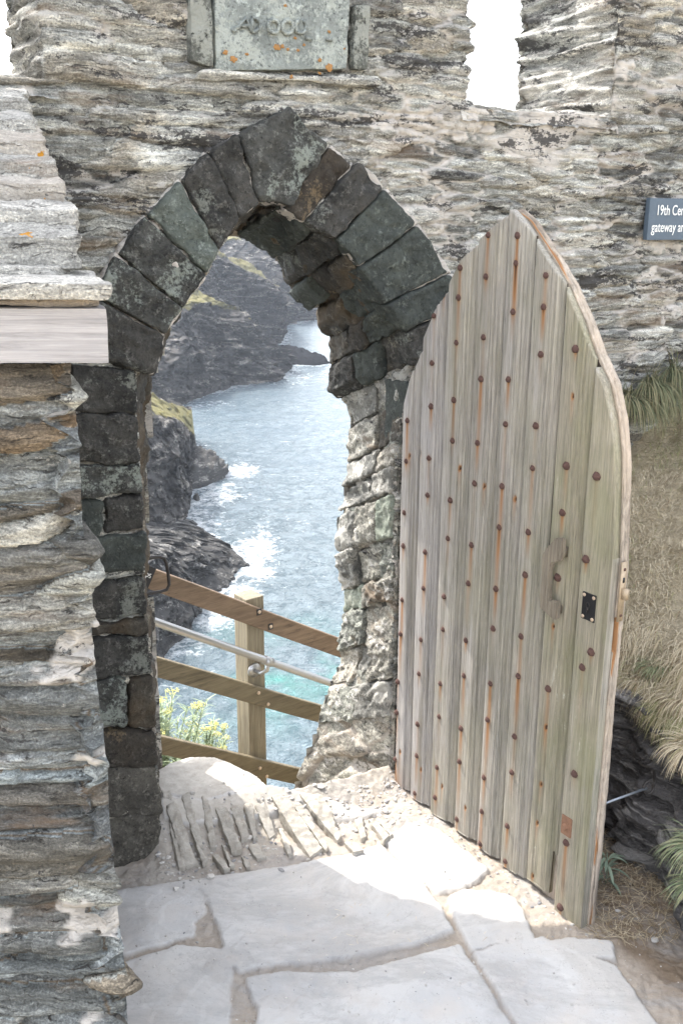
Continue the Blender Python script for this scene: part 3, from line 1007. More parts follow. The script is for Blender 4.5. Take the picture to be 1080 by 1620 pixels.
# jamb stones, left of the opening, then right jamb hidden by the door
JAMB = [
    ([(118, 650), (218, 657), (218, 590), (112, 572)], 'granite'),
    ([(120, 735), (223, 732), (218, 659), (118, 652)], 'granite'),
    ([(122, 788), (228, 781), (224, 735), (120, 737)], 'granite_pale'),
    ([(168, 846), (231, 838), (229, 783), (168, 789)], 'granite'),
    ([(120, 850), (164, 850), (165, 792), (120, 792)], 'greystone'),
    ([(125, 912), (229, 905), (231, 843), (124, 854)], 'greystone'),
    ([(130, 988), (234, 975), (229, 915), (126, 930)], 'granite'),
    ([(135, 1006), (238, 1003), (234, 978), (132, 991)], 'brownstone'),
    ([(140, 1074), (241, 1066), (239, 1006), (138, 1010)], 'granite'),
    ([(140, 1150), (202, 1152), (203, 1072), (140, 1078)], 'granite_pale'),
    ([(206, 1156), (247, 1152), (243, 1069), (205, 1073)], 'brownstone'),
    ([(145, 1216), (249, 1210), (246, 1157), (143, 1158)], 'granite_brown'),
    ([(148, 1296), (257, 1288), (250, 1213), (146, 1216)], 'jamb_render'),
    ([(152, 1400), (254, 1372), (256, 1286), (148, 1294)], 'jamb_render'),
]
for i, (pts, mt) in enumerate(JAMB):
    b = MB()
    block(b, q4(pts, -.02), None, d0=-.022 - .004 * (i % 3), d1=.15, res=.008, rnd=.014, amp=.011, freq=15, seed=300 + i, strata=.002 if mt == 'greystone' else 0)
    b.build('jamb_stone', M[mt], wall)
for i, (z0, z1) in enumerate(((-.2, .25), (.255, .55), (.555, .82), (.825, 1.1), (1.105, 1.36), (1.365, 1.62))):
    b = MB()
    uHs = uHinge + .03
    uo = uHinge + .22 + .05 * (i % 2)
    block(b, [(uHs, z0), (uo, z0), (uo, z1), (uHs, z1)], None, d0=-.012, d1=.15, res=.012, rnd=.014, amp=.008, freq=13, seed=330 + i)
    b.build('jamb_stone', M['greystone' if i % 2 else 'granite'], wall)

# inscribed plaque and its border stones in the battlement above the arch
pq = MB()
dp = -.022
block(pq, q4([(342, 112), (549, 109), (556, -60), (338, -60)], dp), None, d0=dp, d1=.1, res=.008, rnd=.006, amp=.003, freq=20, seed=400)
pqo = pq.build('plaque', M['plaque'], wall)
bs_ = MB()
block(bs_, q4([(303, 97), (337, 108), (334, -60), (298, -60)], dp), None, d0=dp - .006, d1=.1, res=.008, rnd=.007, amp=.004, freq=20, seed=401)
bs_.build('border_stone', M['border'], wall)
bs_ = MB()
block(bs_, q4([(557, 110), (580, 110), (586, 8), (562, 8)], dp), None, d0=dp - .004, d1=.1, res=.008, rnd=.007, amp=.004, freq=20, seed=402)
bs_.build('border_stone', M['border'], wall)


def relief(strokes, w, d, mb, attrs=None, wob=.0012, seed=0):
    r = random.Random(seed)
    for st in strokes:
        pts = []
        for (x, y) in st:
            u, z = px_uz(x, y, d)
            pts.append(wpt(u + r.uniform(-wob, wob), z + r.uniform(-wob, wob), d))
        mb.tube(pts, w, 7, attrs)


def arc(cx, cy, rx, ry, a0, a1, n=14):
    return [(cx + rx * math.cos(rad(a0 + (a1 - a0) * i / n)), cy + ry * math.sin(rad(a0 + (a1 - a0) * i / n))) for i in range(n + 1)]


lt = MB()
relief([[(370, 47), (379, 42), (389, 28), (397, 48), (402, 50)], [(381, 41), (396, 41)], [(398, 29), (399, 50)], arc(399, 39, 13, 11, -90, 90),
        arc(433, 42, 8.5, 10.5, 0, 360), arc(455, 43, 8.5, 10.5, -50, 310), arc(476, 42, 8.5, 10.5, -60, 250), [(484, 60), (492, 61)], [(516, 62), (526, 63)],
        [(366, 48), (374, 47)]], .0058, dp - .004, lt, seed=3)
lt.build('lettering', M['plaque'], pqo)
# orange lichen spots on the plaque
M['orange'] = plain('orange_lichen', (.36, .19, .07), .9, 0, .45, .8, 200)
ol = MB()
for (x, y, r_) in ((437, 75, 7), (446, 74, 4), (356, 83, 5), (369, 94, 6), (520, 107, 7), (505, 96, 4), (451, 9, 3), (466, 60, 3), (471, 80, 3), (544, 77, 2.5), (460, 122, 4), (505, 116, 3), (455, 79, 3), (520, 51, 3), (390, 86, 3), (480, 71, 2.5)):
    u, z = px_uz(x, y, dp)
    nn = 14
    rr = [r_ * .00185 * (.65 + .7 * random.random()) for _ in range(nn)]
    c = wpt(u, z, dp - .0085)
    V = [c] + [wpt(u + rr[i] * math.cos(i * 2 * math.pi / nn), z + rr[i] * .8 * math.sin(i * 2 * math.pi / nn), dp - .003) for i in range(nn)]
    ol.add(V, tris=[[0, 1 + i, 1 + (i + 1) % nn] for i in range(nn)])
ol.build('lichen', M['orange'], pqo)
# projecting ledge course under the plaque
lg = MB()
block(lg, q4([(300, 128), (600, 132), (600, 120), (320, 110)], -.02), None, d0=-.022, d1=.1, res=.008, rnd=.008, amp=.006, freq=9, seed=410, strata=.006, attrs=dict(r1=.62, r2=.6, mort=0, lamv=0))
lg.build('ledge', M['wall'], wall)

# ==================================================================== WING WALL / PIER, front left
PX1 = -.555
PY0 = 1.98
wing = empty('wing_wall', 'rough layered slate pier at the left edge, its stepped top bleached by the sun', 'wall', loc=(-1.0, 2.3, -.2))
WR = np.array([-.34, .98, 0]); WR /= np.linalg.norm(WR)       # its right side recedes to the left


def pxyz(x, y, Y):
    r = ray(x, y)
    return CAM + r * (Y / r[1])


xs_edge = [(122, 580), (128, 640), (138, 700), (142, 830), (150, 900), (161, 960), (158, 1010), (165, 1080), (172, 1150), (186, 1230), (186, 1300), (195, 1380), (200, 1450), (212, 1540), (216, 1620)]
ez = [pxyz(x, y, PY0)[2] for x, y in xs_edge][::-1]
ex = [pxyz(x, y, PY0)[0] for x, y in xs_edge][::-1]
PTOP = pxyz(60, 578, PY0)[2]
res = .0052
# profile: back right -> front right corner (rounded) -> front left
Ls = 1.05
path = [(PX1 + WR[0] * Ls, PY0 + WR[1] * Ls), (PX1, PY0), (-1.75, PY0 + .02)]
seg = np.array(path)
sl = np.concatenate([[0], np.cumsum(np.linalg.norm(np.diff(seg, axis=0), axis=1))])
n = int((sl[-1]) / res)
s = np.linspace(0, sl[-1], n)
pxs = np.interp(s, sl, seg[:, 0]); pys = np.interp(s, sl, seg[:, 1])
w = 17
ker = np.hanning(w + 2)[1:-1]; ker /= ker.sum()
pad = lambda a: np.convolve(np.concatenate([np.full(w, a[0]) + (a[0] - a[1]) * np.arange(w, 0, -1), a, np.full(w, a[-1]) + (a[-1] - a[-2]) * np.arange(1, w + 1)]), ker, 'same')[w:-w]
pxs, pys = pad(pxs), pad(pys)
tx, ty = np.gradient(pxs), np.gradient(pys)
tl = np.hypot(tx, ty); nx_, ny_ = -ty / tl * -1, tx / tl * -1
# make sure the normal points to the camera side
if ny_[-5] > 0: nx_, ny_ = -nx_, -ny_
zz = np.arange(-.45, PTOP, res)
S, Zg = np.meshgrid(s, zz, indexing='ij')
Uq = S - sl[1]
hh, mm, r1, r2, lv = masonry(Uq, Zg + .09 * Uq + .02 * pn(Uq * 2, Zg * 3, 0, 61), 17, wt=.20, fiss=.014, su=.33, sv=.062, prot=.055, lam=.012, jw=-.006, jamp=.012, smear=.46, lf=16, p=3.2, crev=.040, ew=.010)
big = .030 * np.tanh(2 * pn(Uq * 1.2, Zg * 9, 0, 63)) + .008 * pn(Uq * 3, Zg * 26, 0, 64)
hh = hh * .9 + big - .01
exz = np.interp(Zg, ez, ex) - PX1
kx = np.exp(-np.maximum(np.abs(Uq) - .0, 0) / .12)
Pp = np.stack([pxs[:, None] + nx_[:, None] * hh * 1.1 + (exz * 0.9 + .01) * kx, pys[:, None] + ny_[:, None] * hh, Zg], -1)
b = MB()
b.grid(Pp, dict(r1=r1, r2=r2, mort=mm, lamv=lv))
b.build('masonry', M['pier'], wing)
cb = MB()
cb.box((-1.45, 2.55, PTOP / 2 - .25), (.36, 0, 0), (0, .5, 0), (0, 0, PTOP / 2 + .18), dict(r1=.5, r2=.5, mort=.5))
cb.build('wall_core', M['pier'], wing)


def xyz_frame(u, z, d):
    u, z, d = np.broadcast_arrays(u, z, d)
    return np.stack([u, d, z], -1)


SK = WR[0] / WR[1]


def skew_frame(u, z, d):
    u, z, d = np.broadcast_arrays(u, z, d)
    return np.stack([u + SK * (d - PY0) * (u > -1.6), d, z], -1)


# bleached timber lintel and the capstone
BX = pxyz(163, 530, PY0 - .03)
btop = pxyz(160, 488, PY0 - .03)[2]; bbot = pxyz(160, 576, PY0 - .03)[2]
bm = MB()
block(bm, [(-1.8, bbot), (BX[0], bbot), (BX[0], btop), (-1.8, btop)], None, d0=PY0 - .03, d1=PY0 + .13, res=.02, rnd=.005, amp=.0018, freq=12, seed=500, frame=skew_frame)
bm.build('timber_lintel', M['beam'], wing)
md = MB()
block(md, [(-1.8, btop + .001), (pxyz(155, 480, PY0 - .01)[0], btop + .001), (pxyz(155, 480, PY0 - .01)[0], btop + .016), (-1.8, btop + .016)], None, d0=PY0 - .012, d1=PY0 + .3, res=.01, rnd=.005, amp=.003, freq=20, seed=501, frame=skew_frame, attrs=dict(r1=.5, r2=.5, mort=1))
md.build('mortar_bed', M['cope'], wing)
A_ = dict(r1=.5, r2=.7, mort=0, lamv=0)


def cope(corn, z0, z1, seed, skew=0, attrs=A_, rnd=.008, amp=.006, strata=.004, tilt=0.0, name='coping_stone'):
    """corn: plan quad [front-left, front-right, back-right, back-left] of (x,y); z0..z1"""
    mbk = MB()
    fr = lambda u, z, d: np.stack(np.broadcast_arrays(u, z, d + tilt * (z - corn[0][1])), -1)
    block(mbk, corn, None, d0=z0, d1=z1, res=.009, rnd=rnd, amp=amp, freq=9, seed=seed, frame=fr, attrs=attrs)
    V = np.concatenate(mbk.v)
    # layered edges: push side vertices by strata noise
    c = np.mean(np.array(corn), 0)
    r_ = V[:, :2] - c
    nn = np.linalg.norm(r_, axis=1)[:, None] + .02
    side = 1 - np.clip(np.minimum(V[:, 2] - z0, z1 - V[:, 2]) / .004, 0, 1) * 0
    off = strata * (np.tanh(3 * pn(V[:, 0] * 3, V[:, 2] * 60, V[:, 1] * 3, seed)) + .6 * pn(V[:, 0] * 6, V[:, 2] * 160, V[:, 1] * 6, seed + 1))
    V[:, :2] += r_ / nn * off[:, None]
    mbk.v = [V]
    return mbk.build(name, M['cope'], wing)


zc0 = btop + .015
c1 = pxyz(178, 470, PY0 - .06)
zc1 = pxyz(178, 447, PY0 - .06)[2] - .002
cope([(-1.8, PY0 - .07), (c1[0], PY0 - .06), (c1[0] - .115, PY0 + .26), (-1.8, PY0 + .30)], zc0, zc1, 510, strata=.006, rnd=.006, tilt=.02)
STEPS = [(121, .17), (118, .27), (104, .37), (92, .46), (80, .55), (66, .65), (58, .76)]
for i, (xr, dy) in enumerate(STEPS):
    Yf = PY0 + dy; dep = .20
    zt = 2.150 + .56 * (dy - .17) + .012
    a = pxyz(xr, 300, Yf)
    cope([(-1.9, Yf + .01 * (i % 2)), (a[0], Yf), (a[0] + SK * dep, Yf + dep), (-1.9, Yf + dep)], zt - .075, zt, 520 + i, strata=.007, amp=.010, rnd=.010, attrs=dict(r1=.2 + .3 * (i % 3), r2=.55, mort=.45 if i in (2, 4) else 0, lamv=0), tilt=.22)
cope([(-.86, PY0 + .16), (-.60, PY0 + .13), (-.57, PY0 + .24), (-.80, PY0 + .28)], zc1 - .004, zc1 + .022, 540, rnd=.008)
# mortar fill body under the steps
fb = MB()
for (Yf, xr, zt) in ((PY0 + .28, 96, 2.13), (PY0 + .45, 78, 2.22), (PY0 + .65, 56, 2.33)):
    a = np.array([pxyz(xr, 300, Yf)[0], Yf, zt])
    fb.box(((a[0] - .12 - 1.9) / 2, Yf + .12, a[2] - .12), ((a[0] - .12 + 1.9) / 2, 0, 0), (0, .12, 0), (0, 0, .12), dict(r1=.5, r2=.4, mort=.8))
fb.build('rubble_fill', M['cope'], wing)

# ==================================================================== DOOR
HG = on_z(617, 1232, .015)
OB = on_z(915, 1467, 0.0)
HG[2] = 0; OB[2] = 0
DS = OB - HG
DWID = float(np.linalg.norm(DS)); DS /= DWID
DN = np.array([DS[1], -DS[0], 0])           # towards the viewer's side
if np.dot(DN, -HG) < 0: DN = -DN
print('door width', DWID, 'hinge', HG, 'dir', DS)


def dpt(s_, z, w):
    s_, z, w = np.broadcast_arrays(np.asarray(s_, float), np.asarray(z, float), np.asarray(w, float))
    return HG + s_[..., None] * DS - w[..., None] * DN + z[..., None] * np.array([0, 0, 1.0])


def px_sz(x, y, w=0.0):
    p = on_plane(x, y, HG - DN * w, DN) - HG
    return float(np.dot(p, DS)), float(p[2])


DLEFT = [(633, 720), (635, 653), (648, 601), (668, 538), (689, 487), (711, 446), (728, 412), (757, 381), (783, 355), (807, 331)]
DRIGHT = [(807, 331), (828, 352), (846, 381), (870, 418), (893, 457), (917, 513), (933, 561), (956, 609), (968, 668), (973, 720), (973, 780), (970, 885)]
dl = [px_sz(*p) for p in DLEFT]; dr = [px_sz(*p) for p in DRIGHT]
print('door left', dl, 'right', dr, 'low', px_sz(615, 1210), px_sz(618, 1100), px_sz(970, 885), px_sz(948, 1154), px_sz(930, 1332))
apx = dl[-1]
left_edge = [(0.0, 0), ]
S_L0 = dl[0][0]; S_R0 = max(p[0] for p in dr)


def zt_of(s_):
    s_ = np.asarray(s_, float)
    lx = [p[0] for p in dl]; lz = [p[1] for p in dl]
    # monotone left side
    o = np.argsort(lx); lx = np.array(lx)[o]; lz = np.maximum.accumulate(np.array(lz)[o])
    rx = [p[0] for p in dr]; rz = [p[1] for p in dr]
    o = np.argsort(rx); rx = np.array(rx)[o]; rz = np.minimum.accumulate(np.array(rz)[o])
    return np.where(s_ < apx[0], np.interp(s_, lx, lz), np.interp(s_, rx, rz))


PB = [px_sz(x, 1100)[0] for x in (617, 648, 680, 720, 759, 798, 843, 900, 954)]
PB7 = [px_sz(x, 720)[0] for x in (633, 661, 698, 741, 783, 826, 876, 931, 974)]
print('planks', [round(v, 3) for v in PB], [round(v, 3) for v in PB7])
PBm = [(a + b) / 2 for a, b in zip(PB, PB7)]
PBm[0] = S_L0 + 0.0; PBm[-1] = S_R0
nails3 = [(465, 140), (590, 142), (583, 260), (455, 318), (345, 280), (338, 407), (232, 485), (710, 312), (570, 468), (700, 447), (444, 577), (329, 600), (224, 687), (836, 627), (688, 650), (433, 755), (550, 757), (318, 845), (220, 872), (120, 932), (538, 948), (667, 955), (312, 1018), (418, 1028)]
nails4 = [(115, 80), (211, 67), (653, 110), (798, 100), (934, 143), (406, 175), (523, 187), (205, 225), (302, 247), (107, 300), (780, 300), (635, 383), (511, 362), (292, 410), (393, 438), (103, 442), (195, 468), (888, 497), (760, 577), (622, 565), (497, 625), (380, 602), (188, 623), (276, 658), (97, 672), (485, 795), (604, 828), (271, 798), (90, 818), (177, 842), (369, 845), (910, 893), (872, 958), (592, 998), (361, 996), (169, 988), (260, 1030), (78, 1022), (473, 1030), (720, 1052)]
nails5 = [(73, 127), (163, 177), (255, 145), (348, 195), (461, 158), (576, 230), (838, 387), (67, 327), (159, 312), (246, 362), (341, 337), (446, 405), (564, 383), (437, 550), (545, 612), (330, 583), (238, 490), (151, 472), (430, 688), (537, 763), (778, 955), (803, 680)]
holes = [(600 + 822 / 2.7, 320 + 828 / 2.7), (600 + 128 / 2.7, 700 + 57 / 2.7), (600 + 172 / 2.7, 700 + 45 / 2.7), (600 + 338 / 2.7, 700 + 110 / 2.7), (600 + 740 / 2.7, 700 + 785 / 2.7),
         (600 + 708 / 2.7, 1080 + 190 / 2.7), (600 + 688 / 2.7, 1080 + 432 / 2.7), (600 + 267 / 2.7, 1080 + 443 / 2.7), (600 + 86 / 2.7, 1080 + 295 / 2.7), (600 + 365 / 2.7, 1080 + 535 / 2.7), (600 + 176 / 2.7, 1080 + 372 / 2.7), (600 + 673 / 2.7, 1080 + 600 / 2.7), (600 + 653 / 2.7, 1080 + 825 / 2.7), (600 + 568 / 2.7, 700 + 243 / 2.7), (600 + 443 / 2.7, 700 + 187 / 2.7), (600 + 265 / 2.7, 320 + 395 / 2.7)]
NPX = [(600 + x / 2.7, 320 + y / 2.7) for x, y in nails3] + [(600 + x / 2.7, 700 + y / 2.7) for x, y in nails4] + [(600 + x / 2.7, 1080 + y / 2.7) for x, y in nails5]
NSZ = [px_sz(x, y) for x, y in NPX]
HSZ = [px_sz(x, y) for x, y in holes]

door = empty('gate_door', 'weathered oak gate door with a pointed top and rusty studs, standing open', 'door', loc=dpt(.5, 0, .02))
rr_ = random.Random(5)
streaks = [(s_, z, rr_.uniform(.04, .32), 1.5 * rr_.uniform(0, 1) ** 1.3 + .2) for s_, z in NSZ]


def rust_field(S_, Z_):
    r = np.zeros(S_.shape)
    for (sn, zn, ln, am) in streaks:
        k = (np.abs(S_ - sn) < .03)
        ds = S_ - sn; dz = zn - Z_
        wv = .0055 + .004 * np.clip(dz / .1, 0, 1)
        st = am * .8 * np.exp(-(ds / wv) ** 2) * np.clip(1 - dz / ln, 0, 1) * (dz > 0)
        ring = .55 * np.exp(-((ds ** 2 + dz ** 2) / .011 ** 2))
        r += np.where(k, st + ring, 0)
    for (sn, zn) in HSZ:
        ds = S_ - sn; dz = zn - Z_
        r += 2.4 * np.exp(-((ds / .0045) ** 2 + (dz / .008) ** 2)) + .55 * np.exp(-(ds / .006) ** 2) * np.clip(1 - dz / .09, 0, 1) * (dz > 0)
    # iron stained feet of the first planks
    r += .75 * np.exp(-((S_ - .02) / .05) ** 2) * sst(.16, .0, Z_) + .35 * np.exp(-((S_ - .015) / .01) ** 2)
    return r


WT = .026
nrows = 300
for i in range(8):
    s0 = PBm[i] + (.0042 if i else 0); s1 = PBm[i + 1] - (.0042 if i < 7 else 0)
    if i == 6: s1 -= .006
    wdt = s1 - s0
    cols = max(10, int(wdt / .0032))
    S1 = np.linspace(s0, s1, cols)
    x = S1 - s0; xe = s1 - S1
    # shallow moulding: a quirk and bead beside the right-hand joint, a small step beside the left one
    prof = np.zeros(cols)
    if i < 7:
        prof += .0055 * sst(.012, .004, x)
        prof += .006 * np.exp(-((xe - .030) / .0028) ** 2) + .0045 * sst(.027, .022, xe) + .004 * sst(.006, .001, xe)
        prof *= 2.3
        if wdt > .1: prof += .003 * np.exp(-((xe - .044) / .002) ** 2)
    else:
        prof -= .006
        prof += .006 * sst(.006, 0, x)
    zt = zt_of(S1)
    zb = .012 + .01 * pn(S1 * 9, 0.0, 0, 70 + i) + (.02 if i == 6 else 0) - (.012 if i == 7 else 0)
    if i == 6: zb = zb + np.where(xe < .022, .16 + .02 * pn(S1 * 60, 0., 0, 5), 0)
    v = np.linspace(0, 1, nrows)
    Zr = zb[:, None] + (zt - zb)[:, None] * v[None]
    SS = np.repeat(S1[:, None], nrows, 1)
    wv = prof[:, None] + .0022 * pn(SS * 6, Zr * 1.3, i, 71) + .0005 * pn(SS * 120, Zr * 3, i, 72)
    for (sn, zn) in HSZ:
        wv = wv + .012 * np.exp(-(((SS - sn) / .0035) ** 2 + ((Zr - zn) / .006) ** 2))
    if i == 6:   # long split in this plank
        wv = wv + .006 * np.exp(-((SS - (px_sz(905, 650)[0] + .004 * pn(Zr * 5, 0., 0, 3))) / .0014) ** 2) * sst(1.25, 1.3, Zr) + .010 * np.exp(-((SS - (px_sz(868, 1100)[0] + .003 * pn(Zr * 7, 0., 0, 4))) / .002) ** 2) * sst(.75, .7, Zr) * sst(.28, .33, Zr)
    ws = wv
    sj = SS + .0015 * pn(Zr * 3, i * 3.3, 0, 75) * np.where(SS > s0 + wdt / 2, 1, -1)
    front = dpt(sj, Zr, ws)
    back = dpt(sj, Zr, WT - .0012)
    rust = rust_field(SS, Zr)
    tint = np.clip((SS / DWID) * 1.15 - .12 + .45 * (h2(i, 3.0) - .5), 0, 1)
    b = MB()
    n_ = cols * nrows
    V = np.concatenate([front.reshape(-1, 3), back.reshape(-1, 3)])
    I = np.arange(n_).reshape(cols, nrows)
    q = [np.stack([I[:-1, :-1], I[1:, :-1], I[1:, 1:], I[:-1, 1:]], -1).reshape(-1, 4)]
    q.append(q[0][:, ::-1] + n_)
    for e in (I[:, 0], I[:, -1]): q.append(np.stack([e[:-1], e[1:], e[1:] + n_, e[:-1] + n_], -1))
    b.add(V, quads=np.concatenate(q), attrs=dict(rust=np.concatenate([rust.ravel(), .1 * rust.ravel()]), tint=np.tile(tint.ravel(), 2)))
    # sawn edges of the plank: shade of the gaps painted on as dark brown
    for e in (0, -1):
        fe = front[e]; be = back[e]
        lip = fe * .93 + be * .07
        b.grid(np.stack([fe, lip]), dict(rust=rust[e][None].repeat(2, 0), tint=tint[e][None].repeat(2, 0), gap_shade=0 if (i, e) in ((0, 0), (7, -1)) else .35))
        b.grid(np.stack([lip, be]), dict(rust=0, tint=.5, gap_shade=0 if (i, e) in ((0, 0), (7, -1)) else 1))
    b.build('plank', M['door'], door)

# frame layer behind the planks, its outer rim following the pointed top
S_RR = S_R0
rim_pts = [(S_L0 + .004, 0.0)] + [(p[0] + .004, p[1]) for p in dl[:-1]] + [apx] + [(p[0] + .006, p[1] + .002) for p in dr[1:]] + [(S_R0 + .006, 1.1), (S_R0 + .006, .9), (S_R0 + .005, .6), (S_R0 + .004, -.002)]
nr = 420
rp = poly_at(rim_pts, np.linspace(0, 1, nr))
cen = np.array([DWID * .5, 1.0])
b = MB()
ws_ = [WT + .0006, WT + .002, .036, .0375, .0385, .040, .056, .058]
ins = [.002, .0, .0, .002, .002, -.002, -.002, .002]
tz = np.gradient(rp, axis=0); tz /= np.linalg.norm(tz, axis=1)[:, None]
no = np.stack([-tz[:, 1], tz[:, 0]], -1)
if np.mean(np.sum(no * (rp - cen), 1)) > 0: no = -no
rings = []
for wv, iv in zip(ws_, ins):
    j = .0035 * pn(np.arange(nr) * .06, wv * 80, 0, 77) + .002 * pn(np.arange(nr) * .3, wv * 80, 0, 78)
    notch = .018 * ((np.abs(rp[:, 1] - 1.02) < .05) & (rp[:, 0] > .5)) * (wv < .037)
    pp = rp + no * (iv + j + notch)[:, None]
    rings.append(dpt(pp[:, 0], pp[:, 1], wv))
R = np.stack(rings)
rz_ = np.repeat(rp[None, :, 1], len(ws_), 0)
rs_ = 1.1 * sst(.25, .5, fbm(rz_ * 4.5, np.array(ws_)[:, None] * 30, 0, 79, 3)) * (np.array(ws_)[:, None] < .04)
b.grid(R, dict(rust=rs_ * 1.1, tint=.4))
# front and back sheets as fans
for k_, wv in ((0, WT + .0006), (-1, .058)):
    c = dpt(cen[0], cen[1], wv)
    V = np.concatenate([[c], R[k_]])
    b.add(V, tris=[[0, 1 + i, 2 + i] if k_ else [0, 2 + i, 1 + i] for i in range(nr - 1)] + [[0, nr, 1]], attrs=dict(rust=0, tint=.4))
b.build('frame', M['door_edge'], door)
M['gap_dark'] = plain('gap_shade_brown', (.035, .028, .022), .9, 0, .4, .3, 60)  # dark sheet added behind the planks so their gaps look shaded
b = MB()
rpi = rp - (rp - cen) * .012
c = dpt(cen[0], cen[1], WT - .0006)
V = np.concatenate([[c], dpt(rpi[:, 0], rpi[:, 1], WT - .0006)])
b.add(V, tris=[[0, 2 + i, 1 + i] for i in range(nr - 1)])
b.build('gap_shade_sheet', M['gap_dark'], door)
# ledges across the back
for z, hw_ in ((.35, .45), (1.1, .45), (1.7, .33)):
    b = MB()
    b.box(dpt(DWID * .5, z, .075), DS * (DWID * hw_), -DN * .016, [0, 0, .07], dict(rust=0, tint=.5))
    b.build('ledge', M['door_edge'], door)

# studs: a faceted rose-head nail, copied
bpy_bm = MB()
nseg = 9
prof_n = [(0.0, .0085), (.0030, .0082), (.0055, .0062), (.0075, .0035), (.0082, .0)]
V = []; q = []; tr = []
for k_, (hh_, rr2) in enumerate([(-.004, .0085)] + prof_n[:-1]):
    for j in range(nseg):
        a = j * 2 * math.pi / nseg
        fr_ = 1 + .10 * math.sin(j * 2.3 + k_)
        V.append((rr2 * fr_ * math.cos(a), -hh_, rr2 * fr_ * math.sin(a)))
for k_ in range(len(prof_n) - 1):
    for j in range(nseg):
        q.append([k_ * nseg + j, k_ * nseg + (j + 1) % nseg, (k_ + 1) * nseg + (j + 1) % nseg, (k_ + 1) * nseg + j])
V.append((0, -.0085, 0))
for j in range(nseg): tr.append([(len(prof_n) - 1) * nseg + j, (len(prof_n) - 1) * nseg + (j + 1) % nseg, len(V) - 1])
bpy_bm.add(V, quads=q, tris=tr)
stud0 = bpy_bm.build('stud', M['rust'], door, smooth=False)
ang = math.atan2(DS[1], DS[0])


def place_stud(o, s_, z, k):
    p = dpt(s_, z, .001 - (.007 if s_ > PBm[7] else 0))
    o.location = Vector(p)
    sc = 1.22 + .25 * (rr_.random() - .4) + (.25 if s_ > .8 else 0)
    o.scale = (sc, sc, sc)
    o.rotation_euler = (rr_.uniform(-.2, .2), rr_.uniform(0, 6.28) * 0, ang + rr_.uniform(-.15, .15))
    o['inst'] = 1


for k, (s_, z) in enumerate(NSZ):
    o = stud0 if k == 0 else stud0.copy()
    if k: COL.objects.link(o); o.parent = door
    place_stud(o, s_, z, k)

# carved wooden pull handle
hp = [(600 + x / 2.7, 700 + y / 2.7) for x, y in ((697, 480), (712, 455), (752, 408), (788, 408), (786, 470), (776, 505), (740, 516), (730, 560), (727, 672), (764, 678), (762, 756), (746, 758), (686, 704), (692, 600))]
hs = [px_sz(x, y, -.03) for x, y in hp]
import bmesh


def prism(pts, w0, w1, fr, bevel=.003, name='prism', mat=None, parent=None):
    bm_ = bmesh.new()
    a = [bm_.verts.new(fr(p[0], p[1], w0)) for p in pts]
    f = bm_.faces.new(a)
    r_ = bmesh.ops.extrude_face_region(bm_, geom=[f])
    off = Vector(fr(0, 0, w1)) - Vector(fr(0, 0, w0))
    bmesh.ops.translate(bm_, verts=[g for g in r_['geom'] if isinstance(g, bmesh.types.BMVert)], vec=off)
    bmesh.ops.recalc_face_normals(bm_, faces=bm_.faces)
    if bevel: bmesh.ops.bevel(bm_, geom=bm_.edges[:], offset=bevel, segments=2, affect='EDGES', clamp_overlap=True)
    me = bpy.data.meshes.new(name); bm_.to_mesh(me); bm_.free()
    return add_obj(name, me, parent, mat)


hd = prism(hs, -.036, -.018, dpt, .004, 'handle', M['handle_wood'], door)
ht = MB()
top_s = px_sz(600 + 775 / 2.7, 700 + 470 / 2.7, -.02); bot_s = px_sz(600 + 752 / 2.7, 700 + 715 / 2.7, -.02)
ht.box(dpt(top_s[0], top_s[1], -.012), DS * .008, DN * .012, [0, 0, .016], None)
ht.box(dpt(bot_s[0], bot_s[1], -.012), DS * .008, DN * .012, [0, 0, .013], None)
ht.build('handle_block', M['handle_wood'], door)
# black keyhole plate
kp = [px_sz(600 + x / 2.7, 700 + y / 2.7) for x, y in ((868, 745), (925, 750), (929, 640), (868, 628))]
kpo = prism([(kp[0][0], kp[0][1]), (kp[1][0], kp[0][1]), (kp[1][0], kp[3][1]), (kp[0][0], kp[3][1])], -.005, -.0095, dpt, .0008, 'keyhole_plate', M['black'], door)
kw = kp[1][0] - kp[0][0]; kh = kp[3][1] - kp[0][1]
for (fx, fz) in ((.14, .1), (.86, .1), (.14, .9), (.86, .9)):
    b = MB(); c = (kp[0][0] + kw * fx, kp[0][1] + kh * fz)
    b.tube([dpt(c[0], c[1], -.008), dpt(c[0], c[1], -.0115), dpt(c[0], c[1], -.0128)], [.0055, .0055, .003], 12)
    b.build('screw', M['screw'], kpo)
b = MB(); c = (kp[0][0] + kw * .46, kp[0][1] + kh * .56)
ringp = [dpt(c[0] + .0065 * math.cos(a), c[1] + .009 * math.sin(a), -.0105) for a in np.linspace(0, 2 * math.pi, 17)]
b.tube(ringp, .0012, 6)
b.tube([dpt(c[0], c[1] - .008, -.0105), dpt(c[0], c[1] - .022, -.0105)], .0035, 6)
b.build('keyhole', M['iron'], kpo)
# rusty square plate with bolt low on the last plank
rp4 = [px_sz(600 + x / 2.7, 1080 + y / 2.7) for x, y in ((778, 645), (826, 668), (833, 575), (785, 548))]
cx_ = np.mean([p[0] for p in rp4]); cz_ = np.mean([p[1] for p in rp4])
rpo = prism([(cx_ - .021, cz_ - .034), (cx_ + .021, cz_ - .034), (cx_ + .021, cz_ + .034), (cx_ - .021, cz_ + .034)], -.005, -.011, dpt, .001, 'bolt_plate', M['rustplate'], door)
b = MB()
b.tube([dpt(cx_, cz_, -.011), dpt(cx_, cz_, -.013)], .017, 16)
b.tube([dpt(cx_, cz_, -.012), dpt(cx_, cz_, -.024)], [.012, .010], 6)
b.build('bolt', M['rustplate'], rpo, smooth=False)
